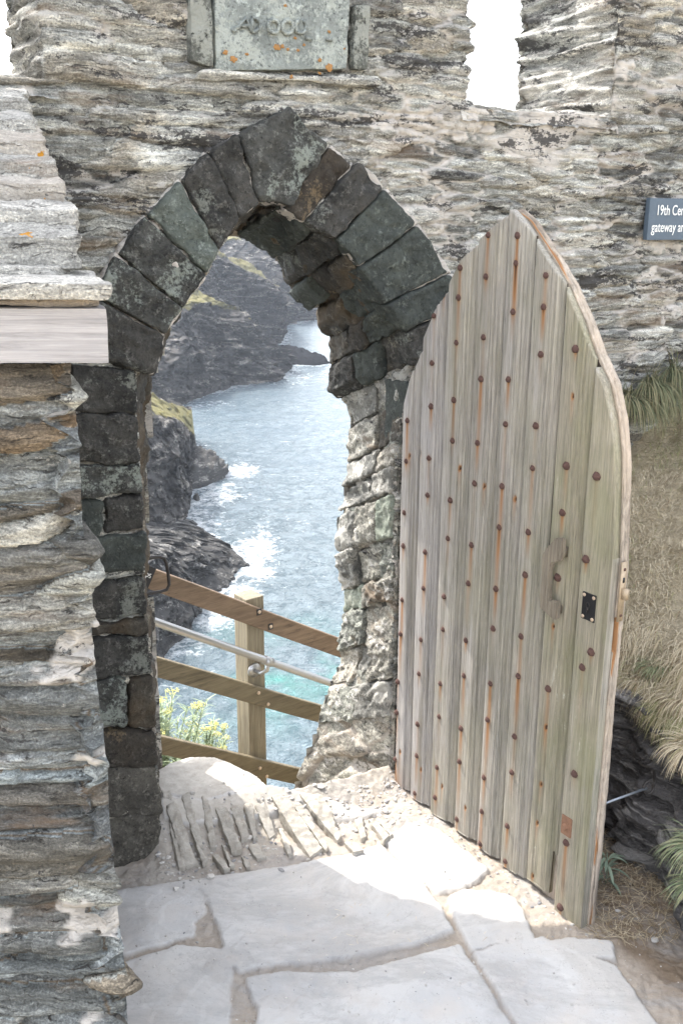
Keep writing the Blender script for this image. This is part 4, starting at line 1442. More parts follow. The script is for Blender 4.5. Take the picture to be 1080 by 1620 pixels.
# lock faceplate let into the door edge
le = [px_sz(1004, 895, .03)[1], px_sz(996, 990, .03)[1]]
zl0, zl1 = min(le), max(le)
so = S_R0 + .014
lp = MB()
lp.box(dpt(so + .001, (zl0 + zl1) / 2, .030), DS * .0025, DN * .011, [0, 0, (zl1 - zl0) / 2])
lpo = lp.build('lock_plate', M['brass'], door)
b = MB(); b.box(dpt(so + .012, zl0 + (zl1 - zl0) * .48, .030), DS * .010, DN * .007, [0, 0, .016]); b.build('latch', M['brass'], lpo)
b = MB(); b.box(dpt(so + .0037, zl0 + (zl1 - zl0) * .70, .030), DS * .0008, DN * .004, [0, 0, .008]); b.build('slot', M['black'], lpo)
for fz in (.1, .88):
    b = MB(); b.tube([dpt(so + .003, zl0 + (zl1 - zl0) * fz, .030), dpt(so + .0055, zl0 + (zl1 - zl0) * fz, .030)], .0045, 10); b.build('screw', M['rust'], lpo)

# ==================================================================== PAVING
SLABS_PX = [
    ([(150, 1425), (197, 1412), (310, 1397), (319, 1415), (322, 1447), (303, 1463), (303, 1482), (220, 1507), (160, 1522)], .2, 0),
    ([(150, 1545), (212, 1525), (280, 1503), (357, 1508), (365, 1536), (360, 1580), (356, 1700), (140, 1700)], .7, 0),
    ([(316, 1396), (430, 1381), (540, 1360), (600, 1341), (625, 1368), (662, 1395), (700, 1448), (712, 1474), (660, 1492), (540, 1516), (440, 1527), (380, 1537), (362, 1520), (350, 1470)], .1, 0),
    ([(607, 1330), (640, 1312), (664, 1307), (692, 1316), (768, 1378), (752, 1395), (728, 1407), (694, 1414), (655, 1385)], .95, .35),
    ([(712, 1422), (735, 1413), (770, 1415), (812, 1427), (842, 1487), (800, 1490), (748, 1505), (728, 1470)], .5, 0),
    ([(752, 1512), (800, 1496), (858, 1490), (905, 1530), (985, 1600), (1060, 1700), (870, 1700)], .35, 0),
    ([(392, 1552), (440, 1544), (560, 1546), (655, 1520), (724, 1500), (752, 1540), (850, 1700), (400, 1700), (412, 1600)], .3, 0),
    ([(885, 1512), (930, 1520), (972, 1538), (1020, 1606), (1060, 1660), (1000, 1620), (930, 1560)], .9, .15),
    ([(868, 1498), (900, 1492), (965, 1498), (968, 1522), (930, 1516), (890, 1508)], .9, .1),
]
LAND_Z = .10
LSLABS = [
    ([(250, 1228), (270, 1212), (301, 1199), (340, 1205), (365, 1214), (418, 1241), (380, 1252), (321, 1268), (252, 1262)], .3, .9),
    ([(256, 1268), (321, 1270), (380, 1256), (425, 1243), (452, 1240), (440, 1262), (395, 1275), (300, 1291), (262, 1288)], .2, .9),
    ([(446, 1245), (478, 1243), (600, 1250), (560, 1262), (500, 1266), (446, 1263)], .8, .6),
]
GR = .0065
gx = np.arange(-1.25, 1.95, GR); gy = np.arange(1.15, 4.35, GR)
GX, GY = np.meshgrid(gx, gy, indexing='ij')
wu = (GX - W0[0]) * WE[0] + (GY - W0[1]) * WE[1]
wd = (GX - W0[0]) * WB[0] + (GY - W0[1]) * WB[1]


def ground_base(wu, wd, GX, GY):
    z = .012 * fbm(GX * 1.3, GY * 1.3, 0, 101, 3)
    # ramp of slates up through the gateway then the landing beyond
    ramp = sst(-.16, .14, wd) * LAND_Z
    inpass = sst(-.06, .02, wu) * sst(uHinge + .1, uHinge + .0, wu)
    z = z + ramp * np.where(wd > .05, 1, inpass) * sst(uHinge + .25, uHinge - .05, wu)
    # beyond the wall the ground falls to the right with the steps and away to the sea
    fall = np.maximum(wd - .32, 0) * .25 + np.maximum(wu - .55, 0) * .55 * sst(.35, .5, wd)
    Ex = [on_z(x, y, LAND_Z) for x, y in ((235, 1222), (252, 1212), (301, 1199), (340, 1205), (365, 1214), (418, 1241), (450, 1243), (480, 1236), (560, 1215), (640, 1190))]
    ye = np.interp(GX, [p[0] for p in Ex], [p[1] for p in Ex])
    z = z - sst(0.0, .05, GY - ye) * .30 * sst(.0, .12, wd) - np.maximum(GY - ye - .05, 0) * .9
    return z - fall - sst(.95, 1.5, wd) * 1.2


Gz = ground_base(wu, wd, GX, GY)
slab = np.zeros(GX.shape); r1g = np.zeros(GX.shape); paleg = np.zeros(GX.shape)
jx = GX + .006 * fbm(GX * 14, GY * 14, 0, 103, 3); jy = GY + .006 * fbm(GX * 14, GY * 14, 5, 104, 3)


def seg_dist(px_, py_, poly):
    d = np.full(px_.shape, 9.0)
    for i in range(len(poly)):
        ax, ay = poly[i]; bx, by = poly[(i + 1) % len(poly)]
        vx, vy = bx - ax, by - ay
        t = np.clip(((px_ - ax) * vx + (py_ - ay) * vy) / (vx * vx + vy * vy), 0, 1)
        d = np.minimum(d, np.hypot(px_ - ax - t * vx, py_ - ay - t * vy))
    return d


for zlev, SL in ((0.0, SLABS_PX), (LAND_Z, LSLABS)):
    for i, (pl, r_, pa) in enumerate(SL):
        poly = [tuple(on_z(x, y, zlev)[:2]) for x, y in pl]
        x0 = min(p[0] for p in poly) - .05; x1 = max(p[0] for p in poly) + .05; y0 = min(p[1] for p in poly) - .05; y1 = max(p[1] for p in poly) + .05
        sel = (GX > x0) & (GX < x1) & (GY > y0) & (GY < y1)
        ii = np.where(sel)
        ins_ = inside(jx[ii], jy[ii], poly)
        dd_ = seg_dist(jx[ii], jy[ii], poly)
        kk = sst(-.013, -.005, np.where(ins_, dd_, -dd_))
        slab[ii] = np.maximum(slab[ii], kk)
        r1g[ii] = np.where(kk > .1, r_, r1g[ii])
        paleg[ii] = np.where(ins_, pa, paleg[ii])
flat = .012 * fbm(GX * 1.3, GY * 1.3, 0, 101, 3)
cleft = np.floor(3.2 * fbm(GX * 1.6 + 3, GY * 1.6, 0, 111, 5)) 
Gz = Gz * 1.0 + slab * .015 + slab * .002 * pn(GX * 7, GY * 7, 0, 105) + slab * .0022 * cleft + slab * .0005 * fbm(GX * 40, GY * 40, 0, 112, 2) + (1 - slab) * (.006 * fbm(GX * 22, GY * 22, 0, 106, 4) + .004 * pn(GX * 60, GY * 60, 0, 107))
# earth: brown behind / beyond the door
dsv = (GX - HG[0]) * DN[0] + (GY - HG[1]) * DN[1]
dss = (GX - HG[0]) * DS[0] + (GY - HG[1]) * DS[1]
rdist = (GX - OB[0]) * .55 - (GY - OB[1]) * -.83
earth = sst(.0, -.09, dsv + .05 * fbm(GX * 5, GY * 5, 0, 108, 3)) * sst(-1, -.9, -dss * 0 - .0)
earth = np.maximum(earth * (wd < 0), sst(.05, .25, GX - .80 - .05 * fbm(GX * 4, GY * 4, 0, 109, 3) - .35 * (2.55 - GY) * 1.0))
earth = np.clip(earth, 0, 1) * (1 - slab * .9)
thr = sst(-.26, -.18, wd) * sst(.36, .3, wd)
paleg = np.maximum(paleg, .55 * thr * (1 - slab) * sst(-.1, .2, pn(GX * 9, GY * 9, 0, 110) + .1))
b = MB()
b.grid(np.stack([GX, GY, Gz], -1), dict(slab=slab, r1=r1g, pale=paleg, earth=earth))
pv = b.build('paved_path', M['flag'])
tag(pv, 'pale worn slate flagstones set in gritty earth before the gateway', 'path', kind='structure')


def gz_at(x, y):
    i = min(max(int((x - gx[0]) / GR), 0), len(gx) - 1); j = min(max(int((y - gy[0]) / GR), 0), len(gy) - 1)
    return float(Gz[i, j])


# threshold of slates set on edge
S8 = [[(40, 190), (75, 190), (130, 440), (105, 445)], [(60, 250), (92, 235), (180, 425), (125, 435)], [(115, 210), (147, 205), (200, 350), (180, 358)], [(195, 200), (227, 215), (252, 350), (225, 352)],
      [(245, 235), (290, 235), (350, 360), (312, 372)], [(305, 225), (350, 222), (377, 300), (350, 312)], [(400, 200), (446, 198), (482, 280), (455, 294)], [(462, 165), (522, 163), (665, 350), (612, 386)],
      [(540, 172), (575, 172), (686, 340), (676, 358)], [(570, 136), (660, 133), (736, 290), (720, 308)], [(655, 138), (682, 148), (722, 232), (702, 236)], [(488, 250), (512, 258), (546, 375), (528, 382)],
      [(372, 335), (412, 323), (447, 385), (408, 398)], [(233, 385), (262, 390), (306, 460), (280, 468)], [(788, 200), (816, 193), (836, 280), (813, 298)], [(838, 195), (872, 188), (922, 290), (900, 322)],
      [(748, 315), (792, 308), (821, 365), (784, 378)], [(343, 380), (366, 390), (386, 435), (364, 442)], [(876, 200), (896, 196), (938, 280), (925, 288)], [(360, 210), (392, 214), (410, 300), (392, 306)],
      [(150, 300), (170, 330), (215, 420), (198, 430)], [(268, 330), (286, 360), (322, 440), (306, 446)]]
thr_o = empty('stone_threshold', 'bleached slates set on edge across the gateway floor', 'threshold', loc=tuple(on_z(420, 1320, .03)))
for i, qd in enumerate(S8):
    pts = []
    for (x, y) in qd:
        X, Yp = 240 + x / 2.4545, 1190 + y / 2.4545
        zlev = float(np.interp(Yp, [1245, 1390], [LAND_Z, 0.01]))
        p = on_z(X, Yp, zlev)
        pts.append((p[0], p[1]))
    # order: far-left, far-right, near-right, near-left -> near-left, near-right, far-right, far-left
    q_ = [pts[3], pts[2], pts[1], pts[0]]
    zs_ = [gz_at(*p) for p in q_]
    A2 = np.array(q_)
    zf = np.mean(zs_[2:]); zn = np.mean(zs_[:2])
    yc0 = np.mean(A2[:2, 1]); yc1 = np.mean(A2[2:, 1])
    fr = lambda u, z, d, zn=zn, zf=zf, yc0=yc0, yc1=yc1: np.stack(np.broadcast_arrays(u, z, d + zn + (zf - zn) * (z - yc0) / (yc1 - yc0 + 1e-9)), -1)
    b = MB()
    block(b, q_, None, d0=-.03, d1=.012 + .012 * h2(i, 9.0), res=.005, rnd=.0035, amp=.0065, freq=34, seed=600 + i, frame=fr, attrs=dict(slab=.2, r1=.9, pale=1.0, earth=0), strata=0)
    b.build('edge_slate', M['flag'], thr_o)

# gravel
gv = MB()
JI = np.where((slab < .2) & (GY < 3.2) & (GX > -.9) & (GX < 1.2))
r9 = np.random.RandomState(21)
ico_v = []
t_ = (1 + 5 ** .5) / 2
IV = np.array([(-1, t_, 0), (1, t_, 0), (-1, -t_, 0), (1, -t_, 0), (0, -1, t_), (0, 1, t_), (0, -1, -t_), (0, 1, -t_), (t_, 0, -1), (t_, 0, 1), (-t_, 0, -1), (-t_, 0, 1)]) / 1.9
IF = [(0, 11, 5), (0, 5, 1), (0, 1, 7), (0, 7, 10), (0, 10, 11), (1, 5, 9), (5, 11, 4), (11, 10, 2), (10, 7, 6), (7, 1, 8), (3, 9, 4), (3, 4, 2), (3, 2, 6), (3, 6, 8), (3, 8, 9), (4, 9, 5), (2, 4, 11), (6, 2, 10), (8, 6, 7), (9, 8, 1)]


def pebble(x, y, z, sz):
    sc = np.array([sz * r9.uniform(.7, 1.4), sz * r9.uniform(.6, 1.0), sz * r9.uniform(.25, .6)])
    a = r9.uniform(0, 6.28)
    V = IV * (1 + .25 * r9.uniform(-1, 1, (12, 1))) * sc
    V = np.stack([V[:, 0] * math.cos(a) - V[:, 1] * math.sin(a), V[:, 0] * math.sin(a) + V[:, 1] * math.cos(a), V[:, 2]], -1)
    gv.add(V + np.array([x, y, z + sc[2] * .4]), tris=IF, attrs=dict(r1=r9.uniform(0, 1)))


for k in range(900):
    q = r9.uniform()
    if q < .75:   # threshold rubble
        uu = r9.uniform(-.02, 1.0); dd_ = r9.normal(-.09, .10)
        p = wpt(uu, 0, dd_)
        sz = abs(r9.normal(.0035, .0035)) + .0015
    else:
        X = r9.uniform(200, 1000); Yp = r9.uniform(1380, 1620)
        p = on_z(X, Yp, 0); sz = abs(r9.normal(.002, .0016)) + .0008
    if dsv[min(max(int((p[0] - gx[0]) / GR), 0), len(gx) - 1), min(max(int((p[1] - gy[0]) / GR), 0), len(gy) - 1)] < -.06 and r9.uniform() < .5: continue
    pebble(p[0], p[1], gz_at(p[0], p[1]), sz)
for k in range(900):   # grit caught in the joints
    q = r9.randint(len(JI[0])); i_, j_ = JI[0][q], JI[1][q]
    pebble(gx[i_], gy[j_], Gz[i_, j_], abs(r9.normal(.0012, .0014)) + .0008)
for k in range(140):   # along the foot of the door
    sx = r9.uniform(0, DWID); p = dpt(sx, 0, -abs(r9.normal(.01, .03)))
    pebble(p[0], p[1], gz_at(p[0], p[1]), abs(r9.normal(.0025, .003)) + .001)
for (X, Yp, sz) in ((1035, 1488, .016), (977, 1443, .011), (515, 1300, .009), (430, 1318, .009), (268, 1365, .01)):
    p = on_z(X, Yp, 0); pebble(p[0], p[1], gz_at(p[0], p[1]), sz)
g_o = gv.build('gravel', M['pebble'], smooth=False)
tag(g_o, 'loose slate chips and grit scattered over threshold and joints', 'gravel', kind='stuff')

# ==================================================================== BANK on the right
# grid: s along (behind the door from the hinge side to the right), t from foot over the rock face up the grassy slope to the wall
F0 = on_z(940, 1395, 0); F1 = on_z(1062, 1330, 0)
foot = np.array([[wpt(1.25, 0, -.10)[0], wpt(1.25, 0, -.10)[1]], [.98, 3.22], [1.02, 3.06], [1.10, 2.98], [1.14, 2.80], [1.12, 2.55], [1.08, 2.30], [1.05, 2.0], [1.05, 1.6], [1.1, 1.0], [1.3, .3]])
top_d = []
NS_, NT = 330, 300
fp = poly_at(foot, np.linspace(0, 1, NS_))
tg = np.gradient(fp, axis=0); tg /= np.linalg.norm(tg, axis=1)[:, None]
inn = np.stack([-tg[:, 1], tg[:, 0]], -1)     # into the bank
if inn[NS_ // 2, 0] < 0: inn = -inn
tt = np.linspace(0, 1, NT)
# into-bank directions blended towards +x/+y
bank_dir = inn * .4 + np.array([.75, .65]) * .6
bank_dir /= np.linalg.norm(bank_dir, axis=1)[:, None]
rock_h = np.interp(fp[:, 1], [.3, 1.8, 2.3, 2.6, 2.9, 3.1, 3.4, 3.7], [.35, .40, .42, .46, .58, .62, .66, .8])
dist_t = np.interp(tt, [0, .42, .5, 1], [0, .10, .16, 1.9])
zf_t = np.interp(tt, [0, .42, .5], [0, .93, 1.0])
Xg = fp[:, 0][:, None] + bank_dir[:, 0][:, None] * dist_t[None]
Yg = fp[:, 1][:, None] + bank_dir[:, 1][:, None] * dist_t[None]
slope = .80
Zg_ = rock_h[:, None] * zf_t[None] + np.maximum(dist_t - .16, 0)[None] * slope * np.interp(fp[:, 1], [1, 2.4, 3.0], [.35, .6, 1.0])[:, None] - .04
isrock = (sst(.48, .43, tt)[None] * np.ones((NS_, 1)))
n1 = fbm(Xg * 3, Yg * 3, Zg_ * 9, 120, 4)
ns2 = np.tanh(2.5 * pn(Xg * 1.5, Yg * 1.5, Zg_ * 24 + Xg * 2, 121)) * .028 + .012 * np.tanh(3 * pn(Xg * 4, Yg * 4, Zg_ * 60 + 4 * Xg, 122)) + .010 * fbm(Xg * 12, Yg * 12, Zg_ * 30, 126, 3)
offr = isrock * (ns2 + .03 * n1 + .05 * blocks(Yg / .35, (Zg_ + .12 * Yg) / .06 + n1 * .5, 127) + .02 * blocks(Yg / .12, (Zg_ + .12 * Yg) / .02 + n1, 129))
Xg = Xg - inn[:, 0][:, None] * offr; Yg = Yg - inn[:, 1][:, None] * offr
Zg_ = Zg_ + (1 - isrock) * (.03 * fbm(Xg * 4, Yg * 4, 0, 123, 4) + .01 * fbm(Xg * 22, Yg * 22, 0, 124, 3))
# keep bank in front of the wall
b = MB()
wdg = (Xg - W0[0]) * WB[0] + (Yg - W0[1]) * WB[1]
mk = (wdg[:-1, :-1] < .06)
b.grid(np.stack([Xg, Yg, Zg_], -1), dict(grass=(1 - isrock) * 1.4), mask=mk)
bk = b.build('grassy_bank', M['rock'])
tag(bk, 'earth bank of dark slate rock topped with dry grass right of the door', 'bank', kind='structure')


def blade(mb, p, dirv, L, w, droop, r1, seg=4):
    """curved tapering blade; dirv initial direction, droop pulls it downwards"""
    p = np.array(p, float); d = np.array(dirv, float); d /= np.linalg.norm(d)
    sd_ = np.cross(d, [0, 0, 1.0]); n_ = np.linalg.norm(sd_)
    sd_ = sd_ / n_ if n_ > 1e-3 else np.array([1.0, 0, 0])
    V = []
    for k in range(seg + 1):
        ww = w * (1 - k / seg) ** .7 + .0002
        V += [p - sd_ * ww, p + sd_ * ww]
        d = d + np.array([0, 0, -droop / seg]); d /= np.linalg.norm(d)
        p = p + d * (L / seg)
    mb.add(V, quads=[[2 * k, 2 * k + 1, 2 * k + 3, 2 * k + 2] for k in range(seg)], attrs=dict(r1=r1))


def blades(mb, P, D, L, w, droop, r1, seg=4):
    P = np.array(P, float); D = D / np.linalg.norm(D, axis=1)[:, None]
    n_ = len(P)
    sd_ = np.stack([D[:, 1], -D[:, 0], np.zeros(n_)], -1)
    sd_ /= np.linalg.norm(sd_, axis=1)[:, None] + 1e-6
    V = []
    for k in range(seg + 1):
        ww = (w * (1 - k / seg) ** .7 + .0002)[:, None]
        V += [P - sd_ * ww, P + sd_ * ww]
        D = D.copy(); D[:, 2] -= droop / seg; D /= np.linalg.norm(D, axis=1)[:, None]
        P = P + D * (L / seg)[:, None]
    V = np.stack(V, 1)
    base = (np.arange(n_) * 2 * (seg + 1))[:, None, None]
    q = np.array([[2 * k, 2 * k + 1, 2 * k + 3, 2 * k + 2] for k in range(seg)])[None] + base
    mb.add(V.reshape(-1, 3), quads=q.reshape(-1, 4), attrs=dict(r1=np.repeat(r1, 2 * (seg + 1))))


r7 = np.random.RandomState(33)
straw = MB()
cnt = 0
mbw = wdg < -.02
gi = np.where(((1 - isrock) > .5) & mbw)
sel = r7.randint(0, len(gi[0]), 190000)
I_, J_ = gi[0][sel], gi[1][sel]
Pq = np.stack([Xg[I_, J_], Yg[I_, J_], Zg_[I_, J_]], -1) + r7.normal(0, .006, (len(sel), 3)) * [1, 1, 0]
keep = (Pq[:, 1] > 1.9) & (Pq[:, 0] < 2.6) & (r7.uniform(size=len(sel)) > .4 * (pn(Pq[:, 0] * 5, Pq[:, 1] * 5, 0, 130) > .2))
I_, J_, Pq = I_[keep], J_[keep], Pq[keep]
nb_ = len(I_)
a_ = r7.uniform(0, 6.28, nb_)
near = tt[J_] < .55
Dq = np.stack([np.cos(a_), np.sin(a_), r7.uniform(.05, .8, nb_)], -1)
hang = np.stack([-bank_dir[I_, 0] * .9, -bank_dir[I_, 1] * .9, np.full(nb_, .45)], -1) + r7.normal(0, .4, (nb_, 3))
Dq = np.where(near[:, None], hang, Dq)
Lq = np.where(near, r7.uniform(.04, .13, nb_), r7.uniform(.02, .055, nb_))
c_ = np.clip(r7.normal(.48, .22, nb_) + .40 * (pn(Pq[:, 0] * 3, Pq[:, 1] * 3, 0, 131) > .25), 0, 1)
blades(straw, Pq, Dq, Lq, r7.uniform(.0006, .0016, nb_), r7.uniform(.8, 2.6, nb_) * np.where(near, 1.6, 1), c_, 3)
# litter of straw on the earth at the bank foot
for k in range(1700):
    X = r7.uniform(925, 1075); Yp = r7.uniform(1310, 1490)
    p = on_z(X, Yp, 0)
    a = r7.uniform(0, 6.28)
    blade(straw, (p[0], p[1], gz_at(p[0], p[1]) + r7.uniform(.002, .03) * (1 if Yp < 1440 else .3)), (math.cos(a), math.sin(a), r7.uniform(-.1, .25)), r7.uniform(.02, .07), .0008, r7.uniform(0, .5), np.clip(r7.normal(.15, .15), 0, 1), 3)
for k in range(90):
    X = r7.uniform(500, 1000); Yp = r7.uniform(1290, 1500)
    p = on_z(X, Yp, 0); a = r7.uniform(0, 6.28)
    blade(straw, (p[0], p[1], gz_at(p[0], p[1]) + .003), (math.cos(a), math.sin(a), .05), r7.uniform(.01, .035), .0007, .1, r7.uniform(.1, .6), 2)
so_ = straw.build('dry_grass', M['straw'])
tag(so_, 'short tangled straw coloured grass covering the bank', 'grass', kind='stuff')


def tuft(name, label, cxyz, n, L, spread, mat, lean=(0, 0, 0), seed=0, droop=1.6, w=.0013, rr=(.5, .3), up=1.0):
    r = np.random.RandomState(seed)
    mb_ = MB()
    for k in range(n):
        a = r.uniform(0, 6.28); q = math.sqrt(r.uniform()) * spread
        p = np.array(cxyz) + np.array([math.cos(a) * q, math.sin(a) * q, 0])
        d = np.array([math.cos(a) * .7 + lean[0], math.sin(a) * .7 + lean[1], up + lean[2]]) + r.normal(0, .25, 3)
        blade(mb_, p, d, L * r.uniform(.5, 1.15), w * r.uniform(.6, 1.3), droop * r.uniform(.6, 1.4), float(np.clip(r.normal(rr[0], rr[1]), 0, 1)), 6)
    o = mb_.build(name, mat)
    o['base'] = tuple(float(v) for v in cxyz)
    return tag(o, label, 'grass', 'grass tufts on the bank')


def on_bank(x, y):
    """nearest bank-grid point seen at a pixel"""
    r = ray(x, y); r = r / np.linalg.norm(r)
    Q = np.stack([Xg, Yg, Zg_], -1) - CAM
    t = Q @ r
    dist = np.linalg.norm(Q - t[..., None] * r, axis=-1)
    dist = np.where(wdg < 0, dist, 9)
    i = np.argmin(dist + t * .002)
    i = np.unravel_index(i, dist.shape)
    return np.array([Xg[i], Yg[i], Zg_[i]])


def wall_foot(x, y, d):
    u, z = px_uz(x, y, d)
    return wpt(u, z, d)


lean = tuple(-WB * .9)
for k, (x, y, n_, L_) in enumerate(((1000, 628, 260, .17), (1035, 606, 330, .19), (1075, 585, 330, .20), (1018, 640, 240, .15), (1058, 618, 260, .17), (1110, 590, 200, .2))):
    p = wall_foot(x, y, -.07)
    tuft('grass_tuft', ['lush dark green grass clump drooping beside the door top under the wall', 'dark green grass clump hanging at the wall foot, second from the door', 'tall green grass clump against the wall at the right edge of view', 'short green grass clump low beside the curved door edge', 'green grass clump in front of the others on the upper bank', 'green grass clump beyond the right border of the view'][k], p, n_, L_, .05, M['longgrass'], lean=lean, seed=700 + k, droop=2.6, w=.0014, rr=(.45, .3), up=.6)
for k, (x, y, n_, L_, mt, lb) in enumerate((
        (1078, 1105, 300, .11, 'straw', 'straw coloured grass clump overhanging the dark rock face'),
        (1010, 1072, 240, .10, 'straw', 'dry brown grass fringe hanging at the rock top by the door edge'),
        (1045, 1052, 160, .08, 'greengrass', 'small fresh green grass patch on the edge of the bank'),
        (1082, 1180, 300, .12, 'straw', 'long dry grass clump halfway down the rock, right of the ring hook'),
        (1092, 1340, 260, .11, 'greengrass', 'green and straw grass clump low on the bank beside the path'),
        (1098, 1400, 200, .09, 'greengrass', 'lowest grass clump at the foot of the bank'))):
    if k < 3: p = on_bank(x, y)
    elif k == 3: p = pxyz(x + 12, y, 2.85)
    else: p = pxyz(x + 10, y, 2.62 - .08 * (k - 4))
    tuft('grass_tuft', lb, p, n_, L_, .05, M[mt], lean=(-.8, -.4, .2), seed=720 + k, droop=2.2, w=.0013, rr=(.45, .3), up=.8)


# small sage-leaved plant at the back corner of the door
def leaf_strip(mb_, p, d, L, w, r1, droop=1.0):
    p = np.array(p, float); d = np.array(d, float) / np.linalg.norm(d)
    sd_ = np.cross(d, [0, 0, 1.0]); sd_ /= np.linalg.norm(sd_) + 1e-9
    V = []
    for k in range(7):
        t = k / 6
        ww = w * math.sin(math.pi * (t * .92 + .06)) ** .8
        V += [p - sd_ * ww + np.array([0, 0, ww * .3]), p + np.array([0, 0, -.0]), p + sd_ * ww + np.array([0, 0, ww * .3])]
        d = d + np.array([0, 0, -droop / 6]); d /= np.linalg.norm(d)
        p = p + d * L / 6
    q = []
    for k in range(6):
        for j in (0, 1): q.append([3 * k + j, 3 * k + j + 1, 3 * k + 4 + j, 3 * k + 3 + j])
    mb_.add(V, quads=q, attrs=dict(r1=r1))


sg = empty('leafy_plant', 'small sage green plant with narrow leaves at the foot of the rock behind the door', 'plant', loc=tuple(on_z(958, 1405, 0)))
lv_ = MB(); stm = MB()
c0 = on_z(952, 1420, 0.0); c0 = pxyz(956, 1400, 2.93)
for k in range(26):
    a = r7.uniform(0, 6.28); hh_ = r7.uniform(.0, .12)
    leaf_strip(lv_, c0 + np.array([.01 * math.cos(a), .01 * math.sin(a), hh_]), (math.cos(a), math.sin(a) - .4, .6), r7.uniform(.05, .085), .0055, r7.uniform(0, 1), 1.4)
stm.tube([c0 + np.array([0, 0, -.03]), c0 + np.array([.004, 0, .06]), c0 + np.array([-.003, 0, .13])], [.003, .0025, .0015], 6, dict(r1=.3))
lv_.build('leaves', M['sage'], sg); stm.build('stem', M['sage'], sg)

# ring hook and stay rod holding the door
ra = dpt(S_R0 - .02, px_sz(950, 1275, .06)[1], .066); rb_ = pxyz(1022, 1247, 2.86)
rod = MB()
rod.tube([ra, ra * .5 + rb_ * .5, rb_], .0042, 10)
rdo = rod.build('stay_rod', M['galv'])
tag(rdo, 'thin grey metal stay rod reaching from the door edge to a ring in the rock', 'rod')
rdo['base'] = tuple(float(v) for v in ra)
rg = MB()
cR = rb_ + np.array([.006, 0, .002])
rg.tube([cR + .021 * (math.cos(a) * np.array([.9, .3, 0]) + math.sin(a) * np.array([0, .2, 1.0])) for a in np.linspace(0, 2 * math.pi, 25)], .0042, 8)
rgo = rg.build('ring_bolt', M['iron'])
rg2 = MB(); rg2.tube([cR + np.array([.016, .005, .0]), cR + np.array([.03, .03, .004]), cR + np.array([.045, .09, .006])], .0055, 8)
rg2.build('shank', M['iron'], rgo)
tag(rgo, 'dark iron ring bolt driven into the slate rock beside the door', 'ring bolt'); rgo['base'] = tuple(float(v) for v in cR)

# slate sign on the wall
dsg = -.028
sc = q4([(1018, 380), (1190, 384), (1190, 313), (1021, 313)], dsg)
zb_, zt_ = (sc[0][1], sc[3][1])
sgn = empty('wall_sign', 'small blue grey slate sign with white lettering fixed to the wall', 'sign', loc=wpt(sc[0][0] + .15, zb_, dsg))
b = MB()
block(b, [(sc[0][0], zb_), (sc[0][0] + .34, zb_), (sc[0][0] + .34, zt_), (sc[0][0], zt_)], None, d0=dsg - .014, d1=dsg + .01, res=.012, rnd=.003, amp=.0008, freq=10, seed=800)
b.build('panel', M['signslate'], sgn)
hgt = zt_ - zb_
rotm = Matrix(((WE[0], 0, -WB[0]), (WE[1], 0, -WB[1]), (0, 1, 0))).to_4x4()
for k, (tx_, fz, xo) in enumerate((('19th Century', .60, .036), ('gateway and wall', .20, .018))):
    cu_ = bpy.data.curves.new('lettering', 'FONT')
    cu_.body = tx_; cu_.size = hgt * .345; cu_.extrude = .0006
    cu_.offset = .00018
    to = bpy.data.objects.new('lettering', cu_)
    COL.objects.link(to); to.parent = sgn
    cu_.materials.append(M['letter'])
    mw = rotm.copy()
    mw = mw @ Matrix.Diagonal((.74, 1, 1, 1))
    mw.translation = Vector(wpt(sc[0][0] + xo, zb_ + hgt * fz, dsg - .0155))
    bpy.context.view_layer.update()
    tm = bpy.data.meshes.new_from_object(to.evaluated_get(bpy.context.evaluated_depsgraph_get()))
    bpy.data.objects.remove(to)
    tm.name = 'lettering'
    tm.transform(mw)
    to = add_obj('lettering', tm, sgn)

# ==================================================================== FENCE beyond the gateway
FP0 = on_z(250, 1200, -.12)
FD = np.array([.79, .613, 0]); FD /= np.linalg.norm(FD)
FN = np.array([FD[1], -FD[0], 0])      # towards camera


def fpt(x, y, off=0.0):
    return on_plane(x, y, FP0 + FN * off, FN)


fence = empty('timber_fence', 'sloping timber fence with three rails and one square post above the sea', 'fence', loc=tuple(fpt(396, 1205)))


def board(x0, yt0, yb0, x1, yt1, yb1, th, name, mat, off=0.0, ext=(.5, .9)):
    a_t = fpt(x0, yt0, off); a_b = fpt(x0, yb0, off); b_t = fpt(x1, yt1, off); b_b = fpt(x1, yb1, off)
    a0 = (a_t + a_b) / 2; b0 = (b_t + b_b) / 2
    # constant section board along a0->b0
    dv = b0 - a0; L = np.linalg.norm(dv); dv /= L
    upv = np.cross(dv, FN); upv = upv if upv[2] > 0 else -upv
    hw = .25 * (abs(np.dot(a_t - a_b, upv)) + abs(np.dot(b_t - b_b, upv)))
    s0, s1 = -ext[0], L + ext[1]
    mbb = MB()
    nn = 60
    ss = np.linspace(s0, s1, nn)
    ch = .004
    prof = [(-hw, -ch), (-hw + ch, 0), (hw - ch, 0), (hw, -ch), (hw, -th + ch), (hw - ch, -th), (-hw + ch, -th), (-hw, -th + ch)]
    ring = []
    for (a, w_) in prof:
        ring.append(a0[None] + ss[:, None] * dv + (a + .0015 * pn(ss * 2, a * 9, w_, 140))[:, None] * upv + w_ * FN)
    Pq = np.stack(ring)
    mbb.grid(Pq, close_u=True)
    n0 = len(mbb.v[0])
    for e in (0, nn - 1):
        mbb.add(Pq[:, e], quads=[[0, 1, 2, 3], [0, 3, 4, 7], [4, 5, 6, 7]])
    return mbb.build(name, mat, fence, smooth=False), (a0, dv, upv, hw)


